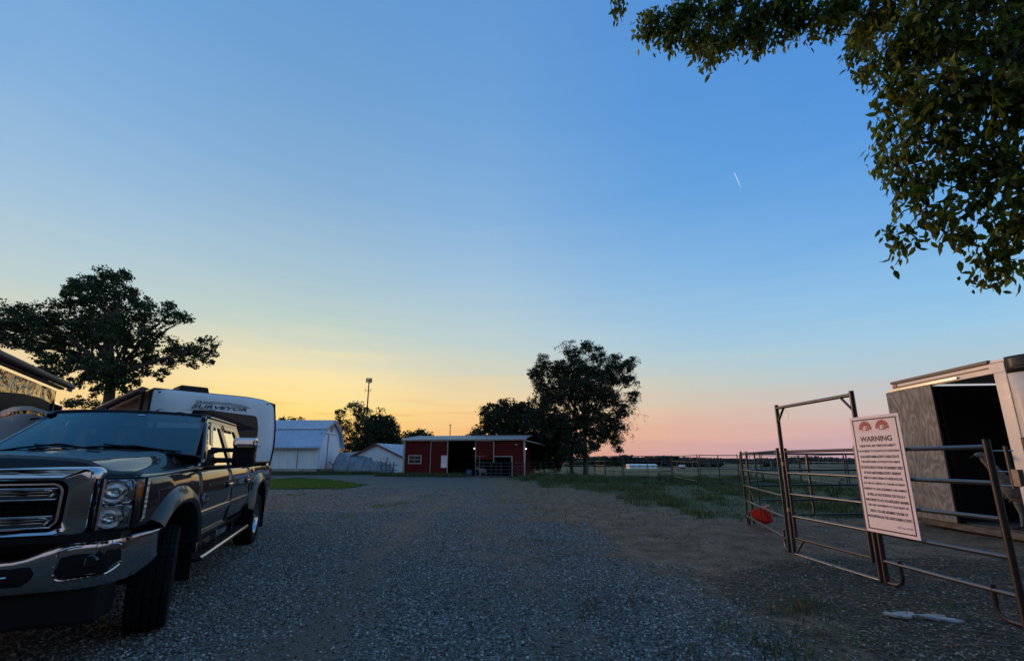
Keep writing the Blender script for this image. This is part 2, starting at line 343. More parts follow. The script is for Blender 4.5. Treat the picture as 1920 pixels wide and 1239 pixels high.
# plywood with contour figure
def plywood():
    m = bpy.data.materials.new('plywood'); m.use_nodes = True; t = m.node_tree; b = t.nodes['Principled BSDF']
    tcn = t.nodes.new('ShaderNodeTexCoord'); mpn = t.nodes.new('ShaderNodeMapping'); mpn.inputs['Scale'].default_value = (2.6, 1, 0.75)
    t.links.new(tcn.outputs['Object'], mpn.inputs[0])
    n = t.nodes.new('ShaderNodeTexNoise'); n.inputs['Scale'].default_value = 1.5; n.inputs['Detail'].default_value = 1.5; t.links.new(mpn.outputs[0], n.inputs[0])
    mu = t.nodes.new('ShaderNodeMath'); mu.operation = 'MULTIPLY'; mu.inputs[1].default_value = 52; t.links.new(n.outputs[0], mu.inputs[0])
    si = t.nodes.new('ShaderNodeMath'); si.operation = 'SINE'; t.links.new(mu.outputs[0], si.inputs[0])
    r = t.nodes.new('ShaderNodeValToRGB'); r.color_ramp.elements[0].color = (0.20, 0.17, 0.13, 1); r.color_ramp.elements[1].color = (0.33, 0.31, 0.27, 1)
    mr = t.nodes.new('ShaderNodeMapRange'); mr.inputs[1].default_value = -1; mr.inputs[2].default_value = 1; t.links.new(si.outputs[0], mr.inputs[0]); t.links.new(mr.outputs[0], r.inputs[0])
    n2 = t.nodes.new('ShaderNodeTexNoise'); n2.inputs['Scale'].default_value = 2.5; n2.inputs['Detail'].default_value = 8; t.links.new(tcn.outputs['Object'], n2.inputs[0])
    mx = t.nodes.new('ShaderNodeMix'); mx.data_type = 'RGBA'; mx.blend_type = 'MULTIPLY'; mx.inputs[0].default_value = 0.8
    r2 = t.nodes.new('ShaderNodeValToRGB'); r2.color_ramp.elements[0].position = 0.35; r2.color_ramp.elements[0].color = (0.62, 0.60, 0.58, 1); r2.color_ramp.elements[1].position = 0.6; r2.color_ramp.elements[1].color = (1, 1, 1, 1)
    t.links.new(n2.outputs[0], r2.inputs[0]); t.links.new(r.outputs[0], mx.inputs[6]); t.links.new(r2.outputs[0], mx.inputs[7]); t.links.new(mx.outputs[2], b.inputs['Base Color'])
    b.inputs['Roughness'].default_value = 0.75
    return m
M['ply'] = plywood()

# ------------------------------------------------------------------ ground
def sstep(a, b, x): t = np.clip((x-a)/(b-a), 0, 1); return t*t*(3-2*t)
_P = rng.normal(size=(24, 2)); _Q = rng.uniform(0, 6.28, 24)
def fnoise(x, y, s):       # cheap smooth noise, about -1..1
    o = 0
    for i in range(8): o = o+np.sin((x*_P[i, 0]+y*_P[i, 1])*s*1.3+_Q[i])
    for i in range(8, 16): o = o+0.6*np.sin((x*_P[i, 0]+y*_P[i, 1])*s*3.1+_Q[i])
    return o/5.0
def terrain(x, y):
    x = np.asarray(x, float); y = np.asarray(y, float)
    side = sstep(2, 22, x)
    d = -0.45*sstep(34, 62, y)-0.75*sstep(62, 110, y)-1.0*sstep(110, 170, y)-1.1*sstep(170, 280, y)
    far = sstep(90, 200, y)
    z = d*np.maximum(side, far)
    r = np.hypot(x, y)
    z = z+0.010*fnoise(x, y, 1.1)*sstep(2, 6, r)*(1-sstep(30, 60, r))
    return z
# regions (ground coordinates); all return 0..1 weights
GR = np.array([gnd(*p)[:2] for p in ((905,900),(935,915),(975,945),(1000,968),(1060,1000),(1140,1040),(1230,1070),(1320,1098),(1400,1125),(1490,1185),(1560,1239),(1640,1330),(1700,1500))])
GG = np.array([gnd(*p)[:2] for p in ((925,893),(990,903),(1070,917),(1150,928),(1230,947),(1300,966),(1390,984))])
def xat(line, y):
    o = np.argsort(line[:, 1]); return np.interp(y, line[o, 1], line[o, 0])
LAWN = np.array([gnd(*p)[:2] for p in ((430,898),(515,896),(600,898),(650,905),(688,912),(640,916),(515,917),(400,921))])
def sd_poly(P, x, y):
    d = np.full(np.shape(x), 1e9); ins = np.zeros(np.shape(x), bool); n = len(P)
    for i in range(n):
        a = P[i]; b = P[(i+1) % n]; e = b-a; wx = x-a[0]; wy = y-a[1]
        t = np.clip((wx*e[0]+wy*e[1])/(e@e), 0, 1); d = np.minimum(d, np.hypot(wx-e[0]*t, wy-e[1]*t))
        c = ((a[1] > y) != (b[1] > y)) & (x < (b[0]-a[0])*(y-a[1])/(b[1]-a[1]+1e-12)+a[0]); ins ^= c
    return np.where(ins, -d, d)
SHED0, SHED1 = np.array((-9.25, 37.2)), np.array((1.05, 35.4))
def w_dirt(x, y):
    e = xat(GR, y); n = fnoise(x, y, 1.7)*0.55+fnoise(x, y, 5.0)*0.3
    w = sstep(-0.8, 0.8, x-e+n*(0.95+0.03*y))
    return w
def w_grass(x, y):
    n = fnoise(x, y, 1.3)*0.7+fnoise(x, y, 4.0)*0.35
    k = 0.5+0.05*y
    e = xat(GG, np.clip(y, 9.7, 60)); g1 = sstep(-0.4, 0.8, x-e+n*k)*sstep(9.6, 11.2, y-0.25*np.maximum(x-4.9, 0)+n*0.6)
    inpen = (x > 4.3) & (y < 10.6) & (x < 9); g1 = np.where(inpen, 0, g1)
    g2 = sstep(0.3, -0.5, sd_poly(LAWN, x, y)+n*0.6)
    g3 = sstep(44, 52, y+n)
    # rank strip in front of the barn, the shed's left half and along the far left
    g4 = sstep(0.9, 0.2, sd_poly(np.array(((-26, 38.7), (-17.2, 39.3), (-12.5, 40.4), (-12.5, 41.9), (-26, 41.9))), x, y)+n*0.4)
    g5 = sstep(0.5, 0.0, sd_poly(np.array(((-11.2, 35.9), (-4.0, 34.9), (-4.4, 36.6), (-11.0, 37.4))), x, y)+n*0.4)
    tuf = sstep(0.95, 1.35, fnoise(x+3, y*0.55, 1.9)*1.1+0.35*fnoise(x, y, 6))*0.7*sstep(8, 12, y)*sstep(30, 20, y)*(x < -0.5)
    return np.clip(np.maximum.reduce([g1, g2, g3, g4, g5, tuf]), 0, 1)
def w_lane(x, y):       # worn wheel lanes with fewer stones
    n = fnoise(x, y, 2.2)*0.22; o = 0
    for (xa, xb) in ((-1.75, -3.1), (0.15, -1.2)):
        c = xa+(xb-xa)*(y-4.5)/20.0+0.15*np.sin(y*0.5); o = o+np.exp(-((x-c+n)/0.42)**2)
    return np.clip(o, 0, 1)*np.clip(0.75+0.6*fnoise(x, y, 1.2), 0.15, 1)*sstep(30, 18, y)
def w_mulch(x, y):
    n = fnoise(x, y, 2.0)*0.4
    e = xat(GR, y)
    return sstep(-0.2, 1.0, x-e+n)*sstep(6.3, 4.8, y-0.15*x+n)
def axis(parts):
    o = []
    for a, b, s in parts: o += list(np.arange(a, b, s))
    return np.array(o+[parts[-1][1]])
xs = axis([(-3200, -400, 400), (-400, -60, 40), (-60, -24, 3), (-24, -9, 0.5), (-9, 11, 0.11), (11, 26, 0.4), (26, 70, 2.0), (70, 400, 25), (400, 3200, 400)])
ys = axis([(-400, -40, 60), (-40, 2, 3), (2, 16, 0.11), (16, 45, 0.3), (45, 90, 1.5), (90, 400, 10), (400, 1200, 60), (1200, 4200, 300)])
X, Y = np.meshgrid(xs, ys, indexing='ij'); Z = terrain(X, Y)
near = (np.abs(X) < 13) & (Y > 2) & (Y < 17)
Z = Z+np.where(near, 0.004*fnoise(X, Y, 9.0)+0.010*w_mulch(X, Y)*fnoise(X, Y, 6.0), 0)
V = np.stack([X.ravel(), Y.ravel(), Z.ravel()], 1); nx, ny = len(xs), len(ys)
I = (np.arange(nx-1)[:, None]*ny+np.arange(ny-1)[None, :]).ravel()
F = np.stack([I, I+ny, I+ny+1, I+1], 1)
def ground_mat():
    m = bpy.data.materials.new('ground'); m.use_nodes = True; t = m.node_tree; b = t.nodes['Principled BSDF']
    g = t.nodes.new('ShaderNodeNewGeometry'); NN = t.nodes.new; LL = t.links.new
    def noise(s, d=6, rg=0.6):
        n = NN('ShaderNodeTexNoise'); n.inputs['Scale'].default_value = s; n.inputs['Detail'].default_value = d; n.inputs['Roughness'].default_value = rg; LL(g.outputs['Position'], n.inputs[0]); return n.outputs[0]
    def rmp(src, a, b_, p0=0.35, p1=0.65):
        r = NN('ShaderNodeValToRGB'); r.color_ramp.elements[0].position = p0; r.color_ramp.elements[1].position = p1
        r.color_ramp.elements[0].color = (*a, 1); r.color_ramp.elements[1].color = (*b_, 1); LL(src, r.inputs[0]); return r.outputs[0]
    def mix(f, a, b_, mode='MIX'):
        x = NN('ShaderNodeMix'); x.data_type = 'RGBA'; x.blend_type = mode
        if isinstance(f, float): x.inputs[0].default_value = f
        else: LL(f, x.inputs[0])
        LL(a, x.inputs[6]); LL(b_, x.inputs[7]); return x.outputs[2]
    def attr(n):
        a = NN('ShaderNodeAttribute'); a.attribute_name = n; return a.outputs['Fac']
    def crisp(w, s, amt=0.9):      # break the weight up with noise
        n = noise(s, 5); q = NN('ShaderNodeMath'); q.operation = 'MULTIPLY_ADD'; LL(n, q.inputs[0]); q.inputs[1].default_value = amt; q.inputs[2].default_value = -amt/2
        ad = NN('ShaderNodeMath'); ad.operation = 'ADD'; LL(w, ad.inputs[0]); LL(q.outputs[0], ad.inputs[1])
        mr = NN('ShaderNodeMapRange'); LL(ad.outputs[0], mr.inputs[0]); mr.inputs[1].default_value = 0.38; mr.inputs[2].default_value = 0.62; return mr.outputs[0]
    vor = NN('ShaderNodeTexVoronoi'); vor.inputs['Scale'].default_value = 42; LL(g.outputs['Position'], vor.inputs[0])
    sepc = NN('ShaderNodeSeparateColor'); LL(vor.outputs['Color'], sepc.inputs[0])
    gravel = rmp(sepc.outputs[0], (0.042, 0.041, 0.037), (0.30, 0.29, 0.262), 0.0, 1.0)
    dk = rmp(vor.outputs['Distance'], (1, 1, 1), (0.30, 0.29, 0.28), 0.35, 0.75)
    gravel = mix(0.85, gravel, dk, 'MULTIPLY')
    gravel = mix(0.6, gravel, rmp(noise(0.7, 5), (0.62, 0.62, 0.60), (1.15, 1.15, 1.18)), 'MULTIPLY')
    dust = NN('ShaderNodeRGB'); dust.outputs[0].default_value = (0.13, 0.105, 0.072, 1)
    gravel = mix(rmp(noise(0.75, 7, 0.68), (0, 0, 0), (0.95, 0.95, 0.95), 0.46, 0.60), gravel, dust.outputs[0])
    lm_ = NN('ShaderNodeMath'); lm_.operation = 'MULTIPLY'; lm_.inputs[1].default_value = 0.85; LL(attr('w_lane'), lm_.inputs[0])
    gravel = mix(lm_.outputs[0], gravel, dust.outputs[0])
    dirt = rmp(noise(2.3, 8, 0.7), (0.085, 0.058, 0.034), (0.25, 0.172, 0.102))
    dirt = mix(0.7, dirt, rmp(noise(30, 5), (0.6, 0.58, 0.55), (1.25, 1.25, 1.25)), 'MULTIPLY')
    red = rmp(noise(0.55, 3), (0, 0, 0), (1, 1, 1), 0.60, 0.72)
    rc = NN('ShaderNodeRGB'); rc.outputs[0].default_value = (0.26, 0.12, 0.062, 1); dirt = mix(red, dirt, rc.outputs[0])
    mul = rmp(noise(24, 7, 0.75), (0.024, 0.018, 0.010), (0.150, 0.112, 0.066), 0.38, 0.66)
    gras = rmp(noise(1.2, 8, 0.7), (0.075, 0.066, 0.034), (0.085, 0.115, 0.040))
    c = mix(crisp(attr('w_dirt'), 4.0, 0.8), gravel, dirt)
    c = mix(crisp(attr('w_mulch'), 5.0, 1.0), c, mul)
    c = mix(crisp(attr('w_grass'), 3.0, 0.8), c, gras)
    LL(c, b.inputs['Base Color']); b.inputs['Roughness'].default_value = 0.9; b.inputs['Specular IOR Level'].default_value = 0.25
    hg = NN('ShaderNodeMath'); hg.operation = 'SUBTRACT'; hg.inputs[0].default_value = 1; LL(vor.outputs['Distance'], hg.inputs[1])
    hm = NN('ShaderNodeMath'); hm.operation = 'ADD'; LL(hg.outputs[0], hm.inputs[0]); LL(noise(14, 6), hm.inputs[1])
    bn = NN('ShaderNodeBump'); bn.inputs['Strength'].default_value = 0.7; bn.inputs['Distance'].default_value = 0.018; LL(hm.outputs[0], bn.inputs['Height']); LL(bn.outputs[0], b.inputs['Normal'])
    return m
ground = np_mesh('ground', V, F, ground_mat(), smooth=True); tag(ground, kind='structure')
for nm, fn in (('w_lane', w_lane), ('w_dirt', w_dirt), ('w_grass', w_grass), ('w_mulch', w_mulch)):
    a = ground.data.attributes.new(nm, 'FLOAT', 'POINT'); a.data.foreach_set('value', fn(X, Y).ravel().astype(np.float32))
def tz(x, y): return float(terrain(x, y))

# scattered ground cover: point clouds instanced inside one geometry-nodes object each
def visible(P, pad=60):
    c, s = math.cos(PITCH), math.sin(PITCH); z = P[:, 2]-H
    f = P[:, 1]*c+z*s; u = -P[:, 1]*s+z*c; f = np.maximum(f, 0.01)
    px = 960+800*P[:, 0]/f; py = 695-800*u/f
    return (px > -pad) & (px < 1920+pad) & (py > -pad) & (py < 1239+pad) & (P[:, 1] > 0.5)
def scatter(name, P, sizes, mt, kind, seed=0):
    me = bpy.data.meshes.new(name); me.vertices.add(len(P)); me.vertices.foreach_set('co', P.astype(np.float32).ravel())
    a = me.attributes.new('sz', 'FLOAT', 'POINT'); a.data.foreach_set('value', sizes.astype(np.float32))
    o = bpy.data.objects.new(name, me); col.objects.link(o)
    g = bpy.data.node_groups.new(name, 'GeometryNodeTree')
    g.interface.new_socket('Geometry', in_out='INPUT', socket_type='NodeSocketGeometry'); g.interface.new_socket('Geometry', in_out='OUTPUT', socket_type='NodeSocketGeometry')
    n = g.nodes.new; l = g.links.new; gi = n('NodeGroupInput'); go = n('NodeGroupOutput')
    jn = n('GeometryNodeJoinGeometry')
    for k in range(5):
        if kind == 'stone':
            b = n('GeometryNodeMeshIcoSphere'); b.inputs['Subdivisions'].default_value = 1; b.inputs['Radius'].default_value = 0.5; src = b.outputs['Mesh']; amp = 0.34; sc = ((1, 0.8, 0.55), (1.1, 0.6, 0.5), (0.8, 0.9, 0.7), (1.2, 0.7, 0.4), (0.9, 0.75, 0.6))[k]
        else:
            b = n('GeometryNodeMeshCube'); b.inputs['Vertices X'].default_value = 3; src = b.outputs['Mesh']; amp = 0.22; sc = ((1.2, 0.25, 0.07), (0.8, 0.4, 0.10), (1.6, 0.16, 0.08), (0.6, 0.5, 0.06), (2.2, 0.10, 0.08))[k]
        sp = n('GeometryNodeSetPosition'); nt_ = n('ShaderNodeTexNoise'); nt_.noise_dimensions = '4D'; nt_.inputs['W'].default_value = k*7.3+seed; nt_.inputs['Scale'].default_value = 1.7; nt_.inputs['Detail'].default_value = 0
        vm = n('ShaderNodeVectorMath'); vm.operation = 'SUBTRACT'; vm.inputs[1].default_value = (0.5, 0.5, 0.5); l(nt_.outputs['Color'], vm.inputs[0])
        vs = n('ShaderNodeVectorMath'); vs.operation = 'SCALE'; vs.inputs['Scale'].default_value = amp*2.4; l(vm.outputs[0], vs.inputs[0])
        l(src, sp.inputs['Geometry']); l(vs.outputs[0], sp.inputs['Offset'])
        tr = n('GeometryNodeTransform'); tr.inputs['Scale'].default_value = sc; l(sp.outputs[0], tr.inputs['Geometry'])
        ss = n('GeometryNodeSetShadeSmooth'); ss.inputs['Shade Smooth'].default_value = False; l(tr.outputs[0], ss.inputs[0])
        ti = n('GeometryNodeGeometryToInstance'); l(ss.outputs[0], ti.inputs[0]); l(ti.outputs[0], jn.inputs[0])
    ip = n('GeometryNodeInstanceOnPoints'); l(gi.outputs[0], ip.inputs['Points']); l(jn.outputs[0], ip.inputs['Instance']); ip.inputs['Pick Instance'].default_value = True
    rv = n('FunctionNodeRandomValue'); rv.data_type = 'FLOAT_VECTOR'
    rv.inputs[0].default_value = (-0.5, -0.5, 0) if kind == 'stone' else (-0.3, -0.3, 0); rv.inputs[1].default_value = (0.5, 0.5, 6.283) if kind == 'stone' else (0.3, 0.3, 6.283); rv.inputs['Seed'].default_value = seed
    l(rv.outputs[0], ip.inputs['Rotation'])
    at_ = n('GeometryNodeInputNamedAttribute'); at_.data_type = 'FLOAT'; at_.inputs[0].default_value = 'sz'; l(at_.outputs[0], ip.inputs['Scale'])
    sm = n('GeometryNodeSetMaterial'); sm.inputs['Material'].default_value = mt; l(ip.outputs[0], sm.inputs[0]); l(sm.outputs[0], go.inputs[0])
    md = o.modifiers.new('scatter', 'NODES'); md.node_group = g; me.materials.append(mt)
    return tag(o, kind='stuff')
def rndmat(name, stops, rough=0.8):
    m = bpy.data.materials.new(name); m.use_nodes = True; t = m.node_tree; b = t.nodes['Principled BSDF']
    oi = t.nodes.new('ShaderNodeObjectInfo'); r = t.nodes.new('ShaderNodeValToRGB'); e = r.color_ramp.elements
    e[0].position = 0; e[0].color = (*stops[0], 1); e[1].position = 1; e[1].color = (*stops[-1], 1)
    for i, s_ in enumerate(stops[1:-1]):
        x = e.new((i+1)/(len(stops)-1)); x.color = (*s_, 1)
    t.links.new(oi.outputs['Random'], r.inputs[0])
    n = t.nodes.new('ShaderNodeTexNoise'); n.inputs['Scale'].default_value = 3; tcn = t.nodes.new('ShaderNodeTexCoord'); t.links.new(tcn.outputs['Object'], n.inputs[0])
    t.links.new(r.outputs[0], b.inputs['Base Color']); b.inputs['Roughness'].default_value = rough; return m
M['stone'] = rndmat('limestone_gravel', [(0.03, 0.03, 0.028), (0.085, 0.082, 0.073), (0.15, 0.145, 0.13), (0.24, 0.232, 0.21), (0.50, 0.48, 0.44)])
M['chip'] = rndmat('wood_chips', [(0.025, 0.020, 0.013), (0.06, 0.046, 0.03), (0.11, 0.083, 0.052), (0.20, 0.153, 0.10), (0.42, 0.35, 0.25)])
def cloud(n, x0, x1, y0, y1):
    x = rng.uniform(x0, x1, n); y = rng.uniform(y0, y1, n); return x, y
def keep(x, y, p): k = rng.random(len(x)) < p; return x[k], y[k]
def pts(x, y, dz=0.0):
    z = terrain(x, y)+0.004*fnoise(x, y, 9.0)+0.010*w_mulch(x, y)*fnoise(x, y, 6.0)+dz
    return np.stack([x, y, z], 1)
PX, PY, PS = [], [], []
for (n, x0, x1, y0, y1, s0, s1) in ((70000, -5.2, 4.6, 3.0, 6.5, 0.009, 0.038), (80000, -9, 6.5, 6.5, 12, 0.012, 0.040), (40000, -12, 7, 12, 22, 0.016, 0.046)):
    x, y = cloud(n, x0, x1, y0, y1)
    wd, wg = w_dirt(x, y), w_grass(x, y)
    bare = np.clip(sstep(0.2, 0.9, fnoise(x+9, y*0.45, 0.9))*0.9, 0, 1)
    p = (1-wd)*(1-0.85*wg)*(1-bare)*(1-0.82*w_lane(x, y))+0.035*wd
    k = rng.random(len(x)) < p; x, y = x[k], y[k]; PX.append(x); PY.append(y); PS.append(s0+(s1-s0)*rng.beta(1.6, 3.0, len(x)))
x = np.concatenate(PX); y = np.concatenate(PY); s_ = np.concatenate(PS); P = pts(x, y, 0.0); P[:, 2] += s_*0.12
k = visible(P); scatter('gravel', P[k], s_[k], M['stone'], 'stone', 1)
x, y = cloud(110000, 0.5, 9.0, 3.0, 9.5); p = 0.05*w_dirt(x, y)+0.9*w_mulch(x, y); x, y = keep(x, y, p); s_ = 0.008+0.044*rng.beta(1.3, 3.6, len(x)); P = pts(x, y); P[:, 2] += 0.004
k = visible(P); scatter('wood_chips', P[k], s_[k], M['chip'], 'chip', 3)

# grass blades (real little triangles)
def blades(x, y, h, w=0.010, lean=0.35, base=None):
    n = len(x); z = terrain(x, y) if base is None else base
    a = rng.uniform(0, 6.283, n); b = rng.uniform(0, 6.283, n); l = rng.uniform(0.05, 1, n)*lean*h
    dx, dy = np.cos(a)*w, np.sin(a)*w; tx, ty = np.cos(b)*l, np.sin(b)*l
    V = np.stack([np.stack([x-dx, y-dy, z-0.01], 1), np.stack([x+dx, y+dy, z-0.01], 1),
                  np.stack([x+dx*0.6+tx*0.4, y+dy*0.6+ty*0.4, z+h*0.6], 1), np.stack([x-dx*0.6+tx*0.4, y-dy*0.6+ty*0.4, z+h*0.6], 1),
                  np.stack([x+tx*1.3, y+ty*1.3, z+h], 1)], 1).reshape(-1, 3)
    i = np.arange(n)*5
    F = np.concatenate([np.stack([i, i+1, i+2], 1), np.stack([i, i+2, i+3], 1), np.stack([i+3, i+2, i+4], 1)])
    return V, F
def grass_patch(name, x, y, h, mt, w=0.010, lean=0.4):
    z = terrain(x, y); P = np.stack([x, y, z], 1); k = visible(P, 120)
    V, F = blades(x[k], y[k], h[k], w, lean); o = np_mesh(name, V, F, mt); return tag(o, kind='stuff')
# strip between dirt and the far fence, with ranker growth near the tree
x, y = cloud(150000, 0.5, 17, 9.6, 34); wg = w_grass(x, y); cl = sstep(-0.5, 0.7, fnoise(x, y, 1.6)); x0_, y0_ = x, y
k = rng.random(len(x)) < (wg*0.95*(0.12+0.88*cl**1.4)+0.02*(x > xat(GR, y))); x, y, cl = x[k], y[k], cl[k]
h = (0.05+0.20*cl**1.3*rng.random(len(x)))*(1+0.9*sstep(3.5, 0, np.hypot(x-3.4, (y-30)*0.35)))*(1+0.5*sstep(20, 30, y))
grass_patch('verge_grass', x, y, h, M['grass_dull'], 0.011)
x, y = cloud(90000, -16, -6.5, 20, 34); k = rng.random(len(x)) < w_grass(x, y)*(sd_poly(LAWN, x, y) < 0.5); x, y = x[k], y[k]
grass_patch('lawn_grass', x, y, 0.05+0.06*rng.random(len(x)), M['grass'], 0.016)
x, y = cloud(60000, -27, -3.5, 34.5, 42.5); k = (rng.random(len(x)) < w_grass(x, y)) & (y < 41.8); x, y = x[k], y[k]
grass_patch('weeds', x, y, 0.10+0.30*rng.random(len(x))**2, M['grass_dull'], 0.02)
x, y = cloud(90000, -9, -0.3, 7.5, 24); k = rng.random(len(x)) < (w_grass(x, y)*(sd_poly(LAWN, x, y) > 0.3))*0.6; x, y = x[k], y[k]
grass_patch('sparse_drive_grass', x, y, 0.02+0.035*rng.random(len(x)), M['grass'], 0.008)
# tufts on the dirt and gravel near the camera
TX, TY, TH = [], [], []
for px_, py_, n, r, hh in ((1500,1145,190,0.14,0.07),(1520,1130,80,0.10,0.06),(1350,1180,60,0.1,0.05),(1010,1020,340,0.30,0.035),(1050,1045,200,0.25,0.03),(960,940,260,0.5,0.04),(1000,955,240,0.45,0.04),(930,925,200,0.5,0.04),(1140,1125,220,0.18,0.035),(1120,1150,140,0.15,0.03),(1250,1010,200,0.35,0.04),(1340,965,260,0.5,0.06),(1400,1180,90,0.12,0.04),(1440,1215,120,0.12,0.06),(1480,1232,100,0.1,0.06),(1305,1235,90,0.12,0.05),(1200,985,220,0.4,0.03),(1090,985,160,0.4,0.03),(1060,960,200,0.5,0.03),(1490,1065,160,0.2,0.05),(1560,1190,80,0.1,0.04),(1740,1130,90,0.15,0.04),(1100,945,260,0.6,0.04)):
    c = gnd(px_, py_); n = int(n*0.8); TX.append(c.x+rng.normal(0, r*1.2, n)); TY.append(c.y+rng.normal(0, r, n)); TH.append(hh*1.25*(0.4+rng.random(n)))
grass_patch('grass_tufts', np.concatenate(TX), np.concatenate(TY), np.concatenate(TH)*0.9, M['tuft'], 0.005, 1.2)

# ------------------------------------------------------------------ trees
def leaf_cloud(name, C, size, mt, parent, droop=0.0, kind=True):     # C: leaf centres (n,3)
    n = len(C); d = rng.normal(size=(n, 3)); d[:, 2] -= droop; d /= np.linalg.norm(d, axis=1)[:, None]
    q = rng.normal(size=(n, 3)); e = np.cross(d, q); e /= np.linalg.norm(e, axis=1)[:, None]
    s = size*rng.uniform(0.6, 1.3, n)[:, None]
    V = np.stack([C-d*s*0.5, C+e*s*0.32, C+d*s*0.5, C-e*s*0.32], 1).reshape(-1, 3)
    i = np.arange(n)*4; F = np.stack([i, i+1, i+2, i+3], 1)
    o = np_mesh(name, V, F, mt, parent); o['kind'] = 'stuff' if kind else ''
    return o
def clumps(c, r, n_sub, sub_r, n_leaf, flat=0.85, fill=0.35):
    "leaf centres: n_sub clumps in a lobe of radius r, mostly towards its shell"
    d = rng.normal(size=(n_sub, 3)); d /= np.linalg.norm(d, axis=1)[:, None]
    rad = r*np.where(rng.random(n_sub) < fill, rng.random(n_sub)**0.6, rng.uniform(0.72, 1.08, n_sub))
    S = np.array(c)[None]+d*rad[:, None]*np.array([1, 1, flat])
    m = rng.poisson(n_leaf, n_sub)+3; idx = np.repeat(np.arange(n_sub), m)
    g = rng.normal(size=(len(idx), 3)); g /= np.linalg.norm(g, axis=1)[:, None]; g *= (rng.random(len(idx))**0.45)[:, None]
    return S, S[idx]+g*(sub_r*rng.uniform(0.35, 1.5, n_sub))[idx][:, None]*np.array([1, 1, 0.72])
def limb(mb, p0, p1, r0, r1, sag=0.0, n=6, seg=5, wob=0.06):
    p0, p1 = Vector(p0), Vector(p1); L_ = (p1-p0).length; out = []
    for i in range(seg+1):
        t = i/seg; p = p0.lerp(p1, t); p.z += sag*math.sin(math.pi*t)*L_
        if 0 < i < seg: p += Vector(rng.normal(0, wob*L_*0.5, 3))
        out.append(p)
    mb.tube(out, [r0+(r1-r0)*(i/seg)**0.8 for i in range(seg+1)], n, cap=True); return out
def tree(name, label, base, height_fork, tr, lobes, mt, leaf=0.16, sub_r=0.5, dens=1.0, n_leaf=60, group=None, dep=0.35, trunk_to=None, cat='tree', fill=0.35, twigs=4, droop=0.0, flare=1.5):
    """lobes: (px, py, radius px, depth offset) seen at the tree's own depth"""
    Yt = base[1]; z0 = base[2]
    t = thing(name, label, cat, (base[0], Yt, z0), 0, group); B = Vector((base[0], Yt, z0))
    mb = MB(); fork = Vector((trunk_to[0], trunk_to[1], trunk_to[2])) if trunk_to else B+Vector((0, 0, height_fork))
    pts_ = [B-Vector((0, 0, 0.1)), B+(fork-B)*0.06, B+(fork-B)*0.3+Vector((rng.normal(0, 0.04), 0, 0)), B+(fork-B)*0.65+Vector((rng.normal(0, 0.06), 0, 0)), fork]
    mb.tube([p-B for p in pts_], [tr*flare, tr*1.12, tr, tr*0.92, tr*0.8], 12); mb.build('trunk', M['bark'], t, smooth=True)
    br = MB(); LC = []
    for (px_, py_, rp, do) in lobes:
        c = at(px_, py_, Yt+do); r = rp*(Yt+do)/800.0*rng.uniform(0.85, 1.08)
        pts_l = limb(br, (fork-B)+Vector((0, 0, rng.uniform(-0.25, 0.05)*height_fork*0.3)), c-B, tr*0.42, tr*0.07, sag=0.05)
        n_sub = max(4, int(dens*9*(r/sub_r)**2*0.55))
        S, Lc = clumps(c-B, r, n_sub, sub_r, n_leaf, fill=fill)
        for k in range(min(twigs*3, n_sub)): limb(br, pts_l[rng.integers(2, 6)], S[k], tr*0.09, tr*0.02, n=4, seg=3)
        LC.append(Lc)
    br.build('branches', M['bark'], t, smooth=True); t_ = leaf_cloud('crown', np.concatenate(LC), leaf, mt, t, droop)
    return t
def gz(p): v = gnd(*p); return (v.x, v.y, tz(v.x, v.y))

# big spreading tree behind the travel trailer
bx = at(207, 757, 28)
tree('shade_tree', 'broad spreading shade tree rising above the parked pickup truck', (bx.x, 28, 0), 6.0, 0.34,
     [(185,560,38,0),(150,540,30,1),(215,545,34,-1),(120,565,22,0),(250,565,28,1),(290,590,34,0),(330,580,24,-1),(345,600,14,0),(60,600,36,0),(20,590,28,1),(10,620,32,0),(95,610,34,-1),(60,640,30,0),(140,620,40,1),(190,620,44,0),(240,625,42,-1),(290,650,38,0),(340,665,36,1),(380,660,24,0),(385,645,18,-1),(110,660,34,0),(95,690,26,-1),(150,685,34,0),(200,690,32,-1.5),(150,715,18,0),(100,700,18,0.5),(250,690,24,0.5),(305,705,14,0),(235,715,20,-0.5),(-20,640,26,0),(-30,600,34,0),(195,525,24,0),(225,520,18,0),(170,590,36,1.5),(185,712,22,-1),(222,716,18,-1),(205,728,12,-1.2),(175,735,9,-0.5),(240,735,9,0)],
     M['leaf_oak'], leaf=0.17, sub_r=0.40, dens=0.85, n_leaf=46, fill=0.30, trunk_to=at(210, 700, 28))
# low bushes on the skyline beyond the vehicles
for (a, cx, cy, w_, lab) in ((0, 158, 752, 28, 'low leafy bush on the skyline under the spreading tree'), (1, 542, 785, 24, 'rounded treetop above the roof of the white barn')):
    b_ = at(cx, 860, 60)
    tree('bush' if a == 0 else 'roadside_tree', lab, (b_.x, 60, 0), 4.0, 0.2, [(cx, cy+4, w_*0.6, 0), (cx-w_*0.7, cy+8, w_*0.42, 0), (cx+w_*0.7, cy+8, w_*0.45, 0)], M['leaf_oak'], leaf=0.3, sub_r=0.7, n_leaf=35, cat='bush' if a == 0 else 'tree')
